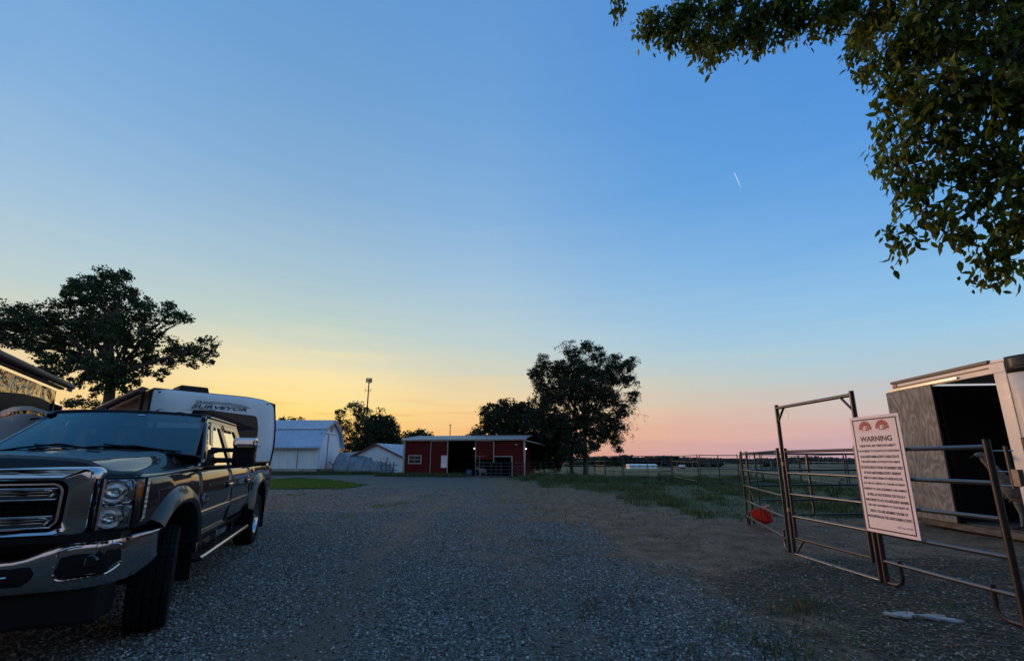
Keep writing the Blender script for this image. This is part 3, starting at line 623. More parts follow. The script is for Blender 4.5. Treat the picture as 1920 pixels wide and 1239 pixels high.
# open-crowned tree and dense trees between the barn and the red shed
b_ = at(668, 860, 62)
tree('open_crowned_tree', 'open crowned tree with sunset showing through beside the barn gable', (b_.x, 62, 0), 3.4, 0.3,
     [(640,776,12,0),(636,790,10,0),(665,768,15,0),(680,775,14,1),(655,800,16,0),(690,790,16,0),(640,812,12,-1),(672,815,17,0),(650,832,14,0),(668,760,8,0),(680,840,18,0)],
     M['leaf_dark'], leaf=0.26, sub_r=0.55, dens=0.75, n_leaf=32, fill=0.5)
b_ = at(712, 860, 60)
tree('dense_tree', 'dense rounded dark tree behind the small white gabled shed', (b_.x, 60, 0), 3.0, 0.35,
     [(712,787,20,0),(695,800,20,0),(728,800,20,0),(712,815,30,0),(738,820,14,0),(690,835,24,0),(720,840,28,0),(745,845,16,0),(660,850,18,0)], M['leaf_dark'], leaf=0.28, sub_r=0.6, dens=1.5, n_leaf=50)
b_ = at(780, 860, 75)
tree('dense_tree', 'low wide dark tree peeking over the left end of the red shed roof', (b_.x, 75, 0), 3.0, 0.3,
     [(770,822,14,0),(790,818,14,0),(803,822,9,0),(758,826,12,0),(775,838,22,0),(750,840,14,0)], M['leaf_dark'], leaf=0.34, sub_r=0.8, dens=1.6, n_leaf=50)
b_ = at(881, 860, 90)
tree('small_tree', 'tiny lone sapling top poking above the red shed roof', (b_.x, 90, 0), 3.2, 0.12, [(881, 815, 5, 0), (877, 819, 3.5, 0), (885, 819, 3.5, 0)], M['leaf_dark'], leaf=0.4, sub_r=0.6, n_leaf=20)
# right of the shed
b_ = at(965, 880, 41.5)
tree('dense_tree', 'bushy dark tree spreading over the right end of the red shed roof', (b_.x, 41.5, 0), 2.5, 0.3,
     [(925,775,20,0),(950,768,20,0),(975,770,20,0),(940,795,26,0),(970,800,32,0),(915,795,16,0),(900,812,11,0),(1000,780,22,0),(1000,815,30,0),(1010,850,30,0),(985,840,28,0),(940,815,20,1),(893,815,6,0)], M['leaf_dark'], leaf=0.2, sub_r=0.5, dens=1.7, n_leaf=60)
bt = at(1098, 880, 38.5)
tree('tall_tree', 'tall tree with wispy drooping right side standing by the corral corner', (bt.x, 38.5, 0), 4.2, 0.21,
     [(1100,652,16,0),(1075,665,16,0),(1125,665,17,0),(1050,690,20,0),(1085,695,28,0),(1125,700,26,0),(1020,680,16,0),(1005,698,16,0),(1015,720,22,0),(1055,735,30,0),(1100,745,36,0),(1140,745,26,0),(1165,690,17,0),(1180,680,12,0),(1150,675,12,0),(1178,715,16,0),(1185,745,12,0),(1165,770,20,0),(1020,760,30,0),(1060,785,34,0),(1105,790,36,0),(1145,800,24,0),(1120,820,24,0),(1155,825,14,0),(1160,838,9,0),(1075,825,28,0),(1035,800,30,0),(1005,790,22,0),(1088,845,16,-1),(1062,850,20,-1),(1112,838,13,-0.5),(1040,700,14,0),(1070,712,26,1),(1110,725,30,-1),(1150,712,16,0)],
     M['leaf_elm'], leaf=0.145, sub_r=0.42, dens=1.6, n_leaf=60, trunk_to=at(1097, 800, 38.5), droop=0.5, fill=0.55)
# wispy fringe on the same tree: thin bare twigs with few leaves
tt = bpy.data.objects['tall_tree']; br = MB(); LC = []
for (px_, py_) in [(1190,760),(1200,770),(1207,778),(1180,790),(1195,795),(1175,805),(1186,815),(1150,790),(1165,800),(1170,735),(1190,700),(1195,725),(1140,760),(1185,770),(1180,800),(1172,822),(1040,650),(1055,642),(1062,650),(1048,660),(1068,640),(1060,655)]:
    o0 = at(1110 if px_ > 1100 else 1080, min(py_, 770), 38.5)-tt.location; o1 = at(px_, py_, 38.5+rng.uniform(-1, 1))-tt.location
    P_ = limb(br, o0, o1, 0.035, 0.006, sag=0.10, n=4, seg=6)
    for j in range(9):
        s0 = P_[rng.integers(3, 7)]; e0 = s0+Vector((rng.normal(0, 0.28), rng.normal(0, 0.28), -rng.uniform(0.1, 0.75)))
        limb(br, s0, e0, 0.010, 0.004, n=3, seg=2); q = np.array(s0)[None]+(np.array(e0)-np.array(s0))[None]*rng.random((9, 1))+rng.normal(0, 0.09, (9, 3)); LC.append(q)
o = br.build('twigs', M['bark'], tt); o['kind'] = 'stuff'
leaf_cloud('fringe_leaves', np.concatenate(LC), 0.10, M['leaf_elm'], tt, 1.0)
b_ = at(1072, 884, 39.5)
tree('leaning_tree', 'dark tree with forked stem just left of the tall tree trunk', (b_.x, 39.5, 0), 2.4, 0.17,
     [(1045,800,26,0),(1065,830,26,0),(1030,830,28,0),(1020,855,24,0),(1050,850,20,0),(1085,840,14,0),(1010,870,14,0),(1040,870,14,0)], M['leaf_dark'], leaf=0.18, sub_r=0.45, dens=1.6, n_leaf=60)
# unseen trees added behind the camera to darken the yard and show in reflections
for i in range(9):
    X_ = -30+i*7.0+rng.uniform(-1.5, 1.5); Y_ = -11-rng.uniform(0, 5); t = thing('unseen_yard_tree', ['broad','tall','narrow','lopsided','dense','open crowned','low','rounded','ragged'][i]+' leafy tree added unseen behind the yard', 'tree', (X_, Y_, 0), 0, 'added trees behind the yard')
    MB().tube([(0, 0, 0), (0, 0, 4), (0.3, 0, 7)], [0.4, 0.3, 0.2], 8).build('trunk', M['bark'], t)
    LC = [clumps((rng.uniform(-2.6, 2.6), rng.uniform(-1.5, 1.5), rng.uniform(4, 11)), 2.6, 40, 0.9, 22)[1] for _ in range(9)]
    leaf_cloud('crown', np.concatenate(LC), 0.5, M['leaf_dark'], t)

# distant woods and hedges along the horizon
def far_wood(name, P, hgt, y_, n, leaf, mt):
    x = rng.uniform(P[0], P[1], n); yy = y_+rng.uniform(-8, 8, n)
    top = hgt(x)*(0.72+0.28*(0.5+0.5*np.sin(x*0.9+np.sin(x*0.37)*3)))
    z = terrain(x, yy)+top*np.sqrt(rng.random(n)); C = np.stack([x, yy, z], 1); o = leaf_cloud(name, C, leaf, mt, None); tag(o, kind='stuff')
M['farleaf'] = leafmat('far_leaves', (0.030, 0.040, 0.030), (0.055, 0.066, 0.045), 0.15)
a0, a1 = at(1060, 860, 260).x, at(1345, 860, 260).x
far_wood('distant_woods', (a0, a1), lambda x: 6.4*sstep(a0-6, a0+20, x)*(1-0.62*sstep(a1-34, a1-8, x))+0.4*np.sin(x*0.21), 260, 16000, 1.5, M['farleaf'])
far_wood('hedge_line', (at(1300, 860, 420).x, at(1990, 860, 420).x), lambda x: 4.3+1.6*np.sin(x*0.05)*np.sin(x*0.023+1), 420, 16000, 1.9, M['farleaf'])
far_wood('horizon_trees', (at(-100, 860, 700).x, at(2100, 860, 700).x), lambda x: 6.5+1.5*np.sin(x*0.03), 700, 14000, 4, M['farleaf'])
for (px_, lab, w_) in ((1452, 'lone round bush out in the field beyond the pen', 9), (1437, 'smaller dark bush in the field beyond the pen', 5)):
    b_ = at(px_, 866, 110); t = thing('bush', lab, 'bush', (b_.x, 110, tz(b_.x, 110))); LC = clumps((0, 0, 1.0), w_*0.14, 30, 0.5, 20)[1]; leaf_cloud('crown', LC, 0.3, M['leaf_dark'], t)

# ------------------------------------------------------------------ near overhanging tree (top right)
near = thing('overhanging_tree', 'nearby tree whose leafy boughs hang into the upper right of the view', 'tree', (6.6, 1.2, 0))
NB = near.location
mb = MB(); mb.tube([(0, 0, -0.1), (0, 0, 0.3), (0.05, 0, 2.0), (-0.1, 0.1, 4.2), (-0.2, 0.3, 6.5)], [0.42, 0.30, 0.26, 0.22, 0.16], 14); mb.build('trunk', M['bark'], near, smooth=True)
# lobes: pixel, pixel, radius px, depth
OH = [(1160,5,18,6.2),(1215,40,34,6.0),(1255,55,32,5.9),(1300,70,36,5.8),(1345,75,34,5.6),(1330,95,20,5.5),(1270,25,40,5.9),(1340,20,46,5.7),(1400,50,44,5.5),(1430,75,26,5.4),(1420,15,44,5.4),(1480,30,38,5.2),(1540,25,40,5.0),(1580,10,34,5.0),(1600,90,22,5.6),(1620,130,22,5.6),(1612,60,22,5.3),(1640,40,40,4.8),(1660,100,40,4.6),(1700,60,56,4.4),(1770,60,60,4.2),(1850,60,60,4.0),(1910,80,60,3.9),(1690,150,44,4.5),(1760,160,60,4.2),(1840,160,60,4.0),(1910,180,60,3.8),(1665,215,30,4.8),(1720,230,46,4.4),(1790,240,52,4.2),(1870,250,56,4.0),(1655,265,26,4.9),(1700,290,36,4.6),(1760,310,40,4.4),(1830,310,44,4.2),(1900,320,46,4.0),(1650,295,16,5.0),(1680,340,30,4.7),(1685,372,18,4.6),(1730,355,28,4.5),(1765,385,30,4.4),(1820,375,30,4.3),(1880,380,36,4.1),(1775,425,26,4.5),(1745,410,14,4.5),(1815,430,24,4.5),(1860,430,24,4.5),(1690,450,9,4.5),(1670,425,7,4.5),(1700,435,9,4.5),(1840,468,26,4.6),(1850,492,18,4.6),(1872,478,20,4.6),(1850,508,11,4.6),(1878,502,10,4.6),(1905,430,24,4.3),(1925,390,40,4.1),(1900,460,16,4.5),(1960,150,80,3.9),(1960,300,70,4.0),(1970,20,80,4.0),(1500,-15,40,5.0),(1580,-15,44,4.9),(1660,-10,50,4.6),(1740,-5,56,4.3),(1830,-10,60,4.1),(1920,-5,60,4.0),(1460,-10,36,5.2),(1380,-10,36,5.5),(1300,-5,30,5.8),(1610,40,26,5.1)]
br = MB(); LC = []; LD = []
for (px_, py_, rp, Yd) in OH:
    c = at(px_, py_, Yd)-NB; r = rp*Yd/800.0
    root = Vector((-0.15, 0.2, 4.0+rng.uniform(-0.8, 2.0)))
    root = c+(root-c).normalized()*(r*1.5+0.15)+Vector((0, 0, 0.12)); P_ = limb(br, root, c+Vector((0, 0, -r*0.3)), 0.010, 0.004, sag=0.10, n=6, seg=6, wob=0.08)
    n_tw = max(3, int((13 if py_ < 200 else 9.0)*(r/0.16)**2))
    for k in range(n_tw):
        s0 = P_[rng.integers(2, 7)]; d = rng.normal(size=3); d /= np.linalg.norm(d); e0 = np.array(c)+d*r*rng.uniform(0.35, 1.0)*np.array([1, 1, 1]); e0 = Vector(e0)
        if rng.random() < 0.35: limb(br, s0, e0, 0.005, 0.002, n=4, seg=3)
        m_ = rng.integers(6, 11)
        for j in range(m_):
            LC.append(np.array(e0)+rng.normal(0, 0.055, 3)-np.array([0, 0, 0.02*j]))
for k in range(5): limb(br, (-0.15, 0.2, 3.6+0.5*k), at(1500+90*k, -60-60*k+rng.uniform(-40, 40), 4.6)-NB, 0.10, 0.035, sag=0.1, n=8, seg=8, wob=0.03)
o = br.build('boughs', M['twig'], near, smooth=True); o['kind'] = 'stuff'
LC = np.array(LC); n = len(LC)
# one leaf: pointed teardrop folded on its midrib
lf = np.array([(0,0,0),(-0.20,0.30,0.05),(0,0.34,-0.03),(0.20,0.30,0.05),(-0.17,0.62,0.05),(0,0.66,-0.02),(0.17,0.62,0.05),(0,1.0,-0.10),(0,-0.16,0.04)])
lff = [(0,2,1),(0,3,2),(1,2,5,4),(2,3,6,5),(4,5,7),(5,6,7)]
yv = rng.normal(size=(n, 3))*0.75; yv[:, 2] -= 1.35; yv /= np.linalg.norm(yv, axis=1)[:, None]
q = rng.normal(size=(n, 3)); xv = np.cross(yv, q); xv /= np.linalg.norm(xv, axis=1)[:, None]; zv = np.cross(xv, yv)
sl = 0.080+0.095*rng.beta(1.5, 2.2, n)
W = LC+np.array(NB); order = np.argsort(W[:, 1]/sl); vis = visible(W, 0)[order]; big = order[vis][:290]
lm = bpy.data.meshes.new('leaf'); lm.from_pydata([tuple(v) for v in lf[:8]], [], lff); lm.materials.append(M['leaf_near'])
for i in big:
    o = bpy.data.objects.new('leaf', lm); col.objects.link(o); o.parent = near
    mt_ = Matrix((Vector(xv[i]), Vector(yv[i]), Vector(zv[i]))).transposed().to_4x4()
    o.matrix_local = Matrix.Translation(LC[i]) @ mt_ @ Matrix.Scale(sl[i], 4)
rest = np.setdiff1d(np.arange(n), big); V_ = (lf[None, :8, 0:1]*xv[rest][:, None]+lf[None, :8, 1:2]*yv[rest][:, None]+lf[None, :8, 2:3]*zv[rest][:, None])*sl[rest][:, None, None]+LC[rest][:, None]
T3 = np.array([(0,2,1),(0,3,2),(1,2,5),(1,5,4),(2,3,6),(2,6,5),(4,5,7),(5,6,7)])
o = np_mesh('foliage', V_.reshape(-1, 3), (T3[None]+(np.arange(len(rest))*8)[:, None, None]).reshape(-1, 3), M['leaf_near'], near); o['kind'] = 'stuff'

# weeds in the pen corner and by the verge
def weed(x, y, h, lab, grp=None):
    t = thing('weed', lab, 'weed', (x, y, tz(x, y)), 0, grp); s = MB(); C = []
    for k in range(7):
        e = Vector((rng.normal(0, 0.22)*h, rng.normal(0, 0.22)*h, h*rng.uniform(0.6, 1))); s.tube([(0, 0, 0), e*0.5+Vector((0, 0, 0.05)), e], [0.012, 0.008, 0.004], 5)
        for j in range(26): C.append(np.array(e)*rng.uniform(0.25, 1)+rng.normal(0, 0.07, 3)*h)
    o = s.build('stems', M['leaf_weed'], t); o['kind'] = 'stuff'; leaf_cloud('leaves', np.array(C), 0.09*h, M['leaf_weed'], t)
for i, (px_, py_, h, lab) in enumerate(((1565,948,0.95,'tall bushy weed inside the pen nearest the warning sign'),(1520,942,0.6,'shorter leafy weed inside the pen left of the tallest one'),(1640,940,0.7,'weed inside the pen hidden behind the warning sign'),(1237,905,0.75,'dark upright weed against the far corral panels'),(1262,908,0.55,'small weed just right of the upright one by the far panels'),(1210,912,0.45,'low weed clump on the verge left of the upright one'))):
    v = gnd(px_, py_); weed(v.x, v.y, h, lab)

# ------------------------------------------------------------------ gambrel barn
def quadwall(mb, pts_): mb.add(pts_, [tuple(range(len(pts_)))])
barn = thing('white_barn', 'white gambrel roofed barn with tall split gable doors', 'barn', (-18.3, 41, 0))
Wd = 5.1; Ln = 10.0
gp = [(0, 0, 0.45), (0, 0, 2.65), (0, 0.62, 4.12), (0, Wd/2, 5.12), (0, Wd-0.62, 4.12), (0, Wd, 2.65), (0, Wd, 0.45)]
MB().prism(gp, (-Ln, 0, 0)).build('wall', M['white_barn'], barn)
MB().box((-Ln/2, Wd/2, 0.25), (Ln+0.1, Wd+0.1, 0.50)).build('foundation', M['concrete'], barn)
rf = MB()
def slab(mb, a, b, x0, x1, th):    # a,b : (y,z) ends of a sloping roof plane
    d = Vector((0, b[0]-a[0], b[1]-a[1])).normalized(); nrm = Vector((0, -d.z, d.y));
    if nrm.z < 0: nrm = -nrm
    A = Vector((x0, a[0], a[1])); B = Vector((x0, b[0], b[1])); mb.prism([A, B, B+nrm*th, A+nrm*th], (x1-x0, 0, 0))
slab(rf, (-0.38, 2.42), (0.60, 4.17), 0.35, -Ln-0.2, 0.07); slab(rf, (Wd+0.38, 2.42), (Wd-0.60, 4.17), 0.35, -Ln-0.2, 0.07)
rf.build('roof', M['barn_roof_skylit'], barn); MB().tube([(0.36, 0.50, 4.20), (-Ln-0.2, 0.50, 4.20)], 0.045, 6).build('knee_flashing', M['concrete'], barn)
for sgn in (0, 1):
    r2 = MB(); a = (0.50, 4.16) if sgn == 0 else (Wd-0.50, 4.16); slab(r2, a, (Wd/2, 5.19), 0.37, -Ln-0.2, 0.075)
    for k in range(22):
        x = 0.2-k*0.48; A = Vector((x, a[0], a[1]+0.10)); B = Vector((x, Wd/2, 5.29)); r2.tube([A, B], 0.018, 4)
    r2.build('roof', M['barn_roof'], barn)
fb = MB()
for a, b in (((-0.5, 2.38), (0.60, 4.09)), ((0.60, 4.09), (Wd/2, 5.10)), ((Wd/2, 5.10), (Wd-0.60, 4.09)), ((Wd-0.60, 4.09), (Wd+0.5, 2.38))): fb.prism([(0.30, a[0], a[1]), (0.30, b[0], b[1]), (0.30, b[0], b[1]-0.16), (0.30, a[0], a[1]-0.16)], (0.03, 0, 0))
fb.build('bargeboard', M['trim'], barn); MB().box((-Ln/2, -0.36, 2.36), (Ln+0.4, 0.10, 0.12)).build('eave_board', M['trim'], barn)
for s in (0, 1):
    d = MB().box((0.045, 1.02+s*1.62, 2.1), (0.05, 1.52, 3.3)); d.build('door', M['white_barn'], barn)
MB().box((0.05, 1.83, 2.1), (0.07, 0.14, 3.3)).build('door_gap', M['darkint'], barn)
MB().box((0.05, 1.85, 3.80), (0.06, 3.4, 0.10)).build('door_track', M['trim'], barn)
v_ = MB().box((0.04, Wd/2, 4.40), (0.05, 0.5, 0.62)).build('vent', M['trim'], barn)
lv = MB()
for k in range(5): lv.box((0.07, Wd/2, 4.18+k*0.11), (0.02, 0.36, 0.05))
lv.build('louvre', M['darkint'], v_)
sd_ = MB()
for k in range(26): sd_.box((-0.2-k*0.38, -0.012, 1.45), (0.03, 0.02, 2.15))
sd_.build('battens', M['white_barn'], barn)
for k, x in enumerate((-1.9, -4.6, -7.4)): MB().box((x, -0.02, 1.55), (0.05, 0.02, 2.0)).build('wall_seam', M['coach_dark'], barn)
tag(MB().box((0, 0, 0), (2.0, 0.28, 0.05), Matrix.Rotation(R(38), 3, 'Y')).build('ramp_plank', M['wood']), 'dark plank leaning down from the barn door sill', 'plank').location = (-17.2, 42.9, 0.50)
tag(MB().box((0, 0, 0.46), (1.3, 0.7, 0.05)).box((0.5, 0.2, 0.22), (0.06, 0.06, 0.44)).box((-0.5, 0.2, 0.22), (0.06, 0.06, 0.44)).box((0.5, -0.2, 0.22), (0.06, 0.06, 0.44)).box((-0.5, -0.2, 0.22), (0.06, 0.06, 0.44)).build('wooden_platform', M['wood']), 'low dark wooden platform under the barn gable doors', 'platform').location = (-17.9, 41.3, 0)

# ------------------------------------------------------------------ low hoop greenhouse
gh = thing('hoop_greenhouse', 'low hoop greenhouse under torn cloudy film beside the barn', 'greenhouse', (-17.0, 44.0, 0), R(-11))
hp = MB(); HR = 1.85
def hoop(u, v):
    a = math.pi*v; return Vector((u*6.3, -math.cos(a)*HR, math.sin(a)*HR*1.12+0.03*math.sin(u*40+v*9)+0.05*math.sin(u*13+v*21)))
hp.grid(hoop, [i/40 for i in range(41)], [j/24 for j in range(25)]); hp.build('cover', M['tarp'], gh, smooth=True, solid=0.02)
for k in range(5):
    MB().tube([hoop(k/4.0, j/16)*0.995 for j in range(17)], 0.03, 6).build('hoop', M['steel_dark'], gh)
ed = MB().tube([hoop(1.0, j/16)+Vector((0.05, 0, 0)) for j in range(17)], 0.05, 6); ed.build('end_band', M['white_cloth'], gh)

# ------------------------------------------------------------------ small white gabled shed with torn doorway
ws = thing('white_shed', 'small white gabled shed with red trimmed roof and torn doorway', 'shed', (-13.0, 41.8, 0), R(-22))
hw = 3.1
MB().prism([(-hw, 0, 0), (-hw, 0, 1.55), (0, 0, 2.75), (hw, 0, 1.55), (hw, 0, 0)], (0, 0.08, 0)).build('wall', M['white_barn'], ws)
MB().box((hw-0.05, 3.0, 0.77), (0.08, 5.8, 1.55)).build('wall', M['white_barn'], ws); MB().box((-hw+0.05, 3.0, 0.77), (0.08, 5.8, 1.55)).build('wall', M['white_barn'], ws)
for s in (-1, 1):
    r_ = MB(); A = Vector((0, -0.25, 2.86)); B = Vector((s*(hw+0.25), -0.25, 1.52)); r_.prism([A, B, B+Vector((0, 0, -0.06)), A+Vector((0, 0, -0.06))], (0, 6.6, 0))
    for k in range(10): r_.tube([A+Vector((0, 0.3+k*0.65, 0.02)), B+Vector((0, 0.3+k*0.65, 0.02))], 0.03, 4)
    r_.build('roof', M['barn_roof'], ws)
    MB().prism([A+Vector((0, -0.03, 0.02)), B+Vector((0, -0.03, 0.02)), B+Vector((0, -0.03, -0.15)), A+Vector((0, -0.03, -0.15))], (0, 0.03, 0)).build('bargeboard', M['redtrim'], ws)
MB().prism([(-0.3, -0.03, 1.25), (-0.2, -0.03, 1.5), (1.25, -0.03, 1.55), (1.22, -0.03, 0.15), (0.85, -0.03, 0.0), (0.75, -0.03, 0.55), (0.35, -0.03, 0.85)], (0, 0.02, 0)).build('doorway', M['darkint'], ws)  # flat dark sheet on the wall, the opening's inner shade as colour
cl = MB()
cl.grid(lambda u, v: Vector((-0.4+u*1.7, -0.10-0.05*math.sin(u*14), 1.60-v*(0.28+0.26*abs(math.sin(u*5.2)))-0.1*math.sin(u*3)))   , [i/18 for i in range(19)], [j/5 for j in range(6)])
cl.build('torn_cloth', M['white_cloth'], ws, solid=0.01)
dl = MB(); dl.tube([(-0.05, -0.07, 1.05), (1.2, -0.07, 1.05)], 0.035, 6).tube([(0.72, -0.08, 1.35), (0.68, -0.08, 0.5)], 0.04, 6).tube([(-0.4, -0.07, 1.35), (0.7, -0.07, 0.6)], 0.05, 6); dl.build('brace', M['trim'], ws)
# dark wooden gate pieces in front of it
ft = thing('wooden_gate', 'weathered blue grey rail gate before the torn doorway', 'gate', (-11.55, 38.6, 0), R(-4))
for x in (0.0, 0.42, 0.78, 1.12): MB().box((x, 0, 0.55), (0.10, 0.08, 1.1)).build('post', M['bluepost'], ft)
for z in (0.42, 0.86): MB().box((0.75, -0.05, z), (1.6, 0.03, 0.08)).build('rail', M['bluepost'], ft)

# ------------------------------------------------------------------ lettering
def text_part(txt, w, h, mt, name, parent, origin, rx, ry, nrm_off=0.002, shear=0.0, bold=0.0, space=1.0):
    """flat letters in a w x h box whose lower left corner is origin; rx = reading direction, ry = up (parent's space)"""
    cu = bpy.data.curves.new('t', 'FONT'); cu.body = txt; cu.size = 1; cu.shear = shear; cu.offset = bold; cu.space_character = space; cu.resolution_u = 3
    ob = bpy.data.objects.new('t', cu); me = bpy.data.meshes.new_from_object(ob)
    co = np.empty(len(me.vertices)*3); me.vertices.foreach_get('co', co); co = co.reshape(-1, 3)
    x0, y0 = co[:, 0].min(), co[:, 1].min(); x1, y1 = co[:, 0].max(), co[:, 1].max()
    u = (co[:, 0]-x0)/(x1-x0)*w; v = (co[:, 1]-y0)/(y1-y0)*h
    rx = Vector(rx).normalized(); ry = Vector(ry).normalized(); n = rx.cross(ry).normalized()
    P = np.array(origin)+np.outer(u, rx)+np.outer(v, ry)+np.array(n)*nrm_off
    me.vertices.foreach_set('co', P.ravel()); me.materials.clear(); me.materials.append(mt); me.update()
    bpy.data.objects.remove(ob); o = bpy.data.objects.new(name, me); col.objects.link(o); o.parent = parent; return o

# ------------------------------------------------------------------ red livestock shed
dv = SHED1-SHED0; SL = float(np.hypot(*dv)); sa = math.atan2(dv[1], dv[0])
sh = thing('red_shed', 'long low red metal shed with open middle bay and sliding doors', 'shed', (SHED0[0], SHED0[1], 0), sa)
def sx_at(px_):      # distance along the front for a pixel column
    k = (px_-960)/800.0/ (math.cos(PITCH)+0.0)   # X/Y near the horizon
    return (k*SHED0[1]-SHED0[0])/(dv[0]/SL-k*dv[1]/SL)
SD, SH, SR = 6.5, 2.95, 3.45
b1, b2, b3, b4, b5, b6 = sx_at(814), sx_at(845), sx_at(895), sx_at(928), sx_at(960), SL
def ribbed(mb, x0, x1, z0, z1, y=0.0, step=0.24):
    mb.box(((x0+x1)/2, y+0.03, (z0+z1)/2), (x1-x0, 0.04, z1-z0)); n = int((x1-x0)/step)
    for k in range(n): mb.box((x0+(k+0.5)*(x1-x0)/n, y, (z0+z1)/2), (0.045, 0.024, z1-z0-0.01))
m_ = MB(); w0, w1, wz0, wz1 = sx_at(774.5), sx_at(797), 1.02, 1.68
ribbed(m_, 0, w0, 0, SH); ribbed(m_, w1, b1, 0, SH); ribbed(m_, w0, w1, 0, wz0); ribbed(m_, w0, w1, wz1, SH); m_.build('wall_panel', M['red_metal'], sh)
m_ = MB(); ribbed(m_, b4, b5, 1.62, SH); ribbed(m_, b5, b6, 0, SH); m_.build('wall_panel', M['red_metal'], sh)
m_ = MB(); ribbed(m_, b1, b2, 0.05, SH-0.12, -0.07, 0.2); d_ = m_.build('sliding_door', M['red_metal'], sh)
tr = MB(); tr.box((b1, -0.10, 1.45), (0.05, 0.05, 2.78)).box((b2-0.02, -0.10, 1.45), (0.07, 0.05, 2.78)).box(((b1+b2)/2, -0.10, 2.87), (b2-b1, 0.045, 0.07)); tr.build('door_trim', M['trim'], d_)
m_ = MB(); ribbed(m_, b3, b4, 1.35, SH-0.12, -0.07, 0.2); d_ = m_.build('sliding_door', M['red_metal'], sh)
tr = MB(); tr.box((b3, -0.10, 1.42), (0.05, 0.05, 2.8)).box((b4-0.02, -0.10, 1.95), (0.07, 0.05, 1.75)).box(((b3+b4)/2, -0.10, 2.87), (b4-b3, 0.045, 0.07)); tr.build('door_trim', M['trim'], d_)
MB().box(((b4+b5)/2, -0.03, 1.60), (b5-b4, 0.08, 0.07)).build('opening_header', M['trim'], sh)
MB().box((b5, -0.03, 0.82), (0.10, 0.08, 1.64)).build('opening_jamb', M['trim'], sh)
MB().box((0.03, -0.03, SH/2), (0.16, 0.14, SH)).build('corner_trim', M['trim'], sh); MB().box((SL-0.02, -0.03, SH/2), (0.16, 0.14, SH)).build('corner_trim', M['trim'], sh)
wf = MB(); cx, cz = (w0+w1)/2, (wz0+wz1)/2; W_, H_ = w1-w0+0.08, wz1-wz0+0.08
wf.box((cx, -0.03, wz1), (W_, 0.08, 0.08)).box((cx, -0.03, wz0), (W_, 0.08, 0.08)).box((w0, -0.03, cz), (0.08, 0.08, H_-0.17)).box((w1, -0.03, cz), (0.08, 0.08, H_-0.17)).box((cx, -0.02, cz), (W_-0.17, 0.05, 0.05))
wf_ = wf.build('window', M['trim'], sh); MB().box((cx, 0.02, cz), (W_-0.1, 0.01, H_-0.1)).build('pane', M['rv_window'], wf_)
m_ = MB().box((cx-0.02, 0.0, cz+0.15), (0.02, 0.02, 0.26)).box((cx-0.02, 0.0, cz-0.15), (0.02, 0.02, 0.26)); m_.build('muntin', M['trim'], wf_)
for (x0, x1, nm) in ((0, 0.05, 'wall'), (SL-0.05, SL, 'wall')): MB().box(((x0+x1)/2, SD/2+0.06, SH/2+0.0), (0.05, SD-0.1, SH)).build(nm, M['red_metal'], sh)
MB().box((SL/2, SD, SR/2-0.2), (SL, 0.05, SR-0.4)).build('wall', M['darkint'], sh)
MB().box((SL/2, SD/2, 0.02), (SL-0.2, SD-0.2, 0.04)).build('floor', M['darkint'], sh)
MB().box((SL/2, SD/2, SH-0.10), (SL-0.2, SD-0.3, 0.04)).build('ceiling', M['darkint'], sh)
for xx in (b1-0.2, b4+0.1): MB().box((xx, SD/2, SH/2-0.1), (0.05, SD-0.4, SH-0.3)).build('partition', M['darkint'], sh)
MB().box((SL/2, -0.24, SH+0.02), (SL+0.3, 0.05, 0.14)).build('eave_trim', M['trim'], sh)
for (xa, xb) in ((-0.15, b3+0.9), (b3+0.92, SL+0.15)):
    r_ = MB(); r_.prism([(xa, -0.30, SH+0.10), (xa, SD*0.55, SR+0.05), (xa, SD*0.55, SR), (xa, -0.30, SH+0.05)], (xb-xa, 0, 0)); r_.prism([(xa, SD*0.55, SR+0.05), (xa, SD+0.2, SH+0.10), (xa, SD+0.2, SH+0.05), (xa, SD*0.55, SR)], (xb-xa, 0, 0))
    n = int((xb-xa)/0.3)
    for k in range(n+1): r_.tube([(xa+0.01+k*(xb-xa-0.02)/n, -0.29, SH+0.12), (xa+0.01+k*(xb-xa-0.02)/n, SD*0.55, SR+0.07)], 0.022, 4)
    r_.build('roof', M['roofmetal'], sh)
lt = MB().prism([(SL+0.1, -0.2, SH-0.05), (SL+1.25, -0.1, 2.62), (SL+1.25, -0.1, 2.58), (SL+0.1, -0.2, SH-0.10)], (0, 4.5, 0)); lt.build('lean_to_roof', M['roofmetal'], sh)
for y_ in (4.2,): MB().box((SL+1.15, y_, 1.3), (0.09, 0.09, 2.6)).build('post', M['wood'], sh)
MB().box((sx_at(966)+0.1, -0.06, 2.55), (0.22, 0.12, 0.08)).build('wall_light', M['trim'], sh)
def lamp(x, y, z, lab):
    p = Vector((x, y, z)); t = thing('shed_lamp', lab, 'lamp', sh.matrix_basis @ p if False else (0, 0, 0))
    ca, sn = math.cos(sa), math.sin(sa); t.location = (SHED0[0]+ca*x-sn*y, SHED0[1]+sn*x+ca*y, z)
    MB().ball((0, 0, 0), 0.055).build('bulb', M['lampglow'], t, smooth=True); MB().tube([(0, 0, 0.05), (0, 0, 0.16)], 0.03, 8).build('socket', M['black'], t)
lamp(sx_at(890), 0.35, 2.26, 'small glowing ball in the dark middle bay of the red shed')  # small glowing ball set inside the middle bay
lamp(SL+0.12, -0.15, 2.20, 'small lit bulb on the outer right corner of the red shed')
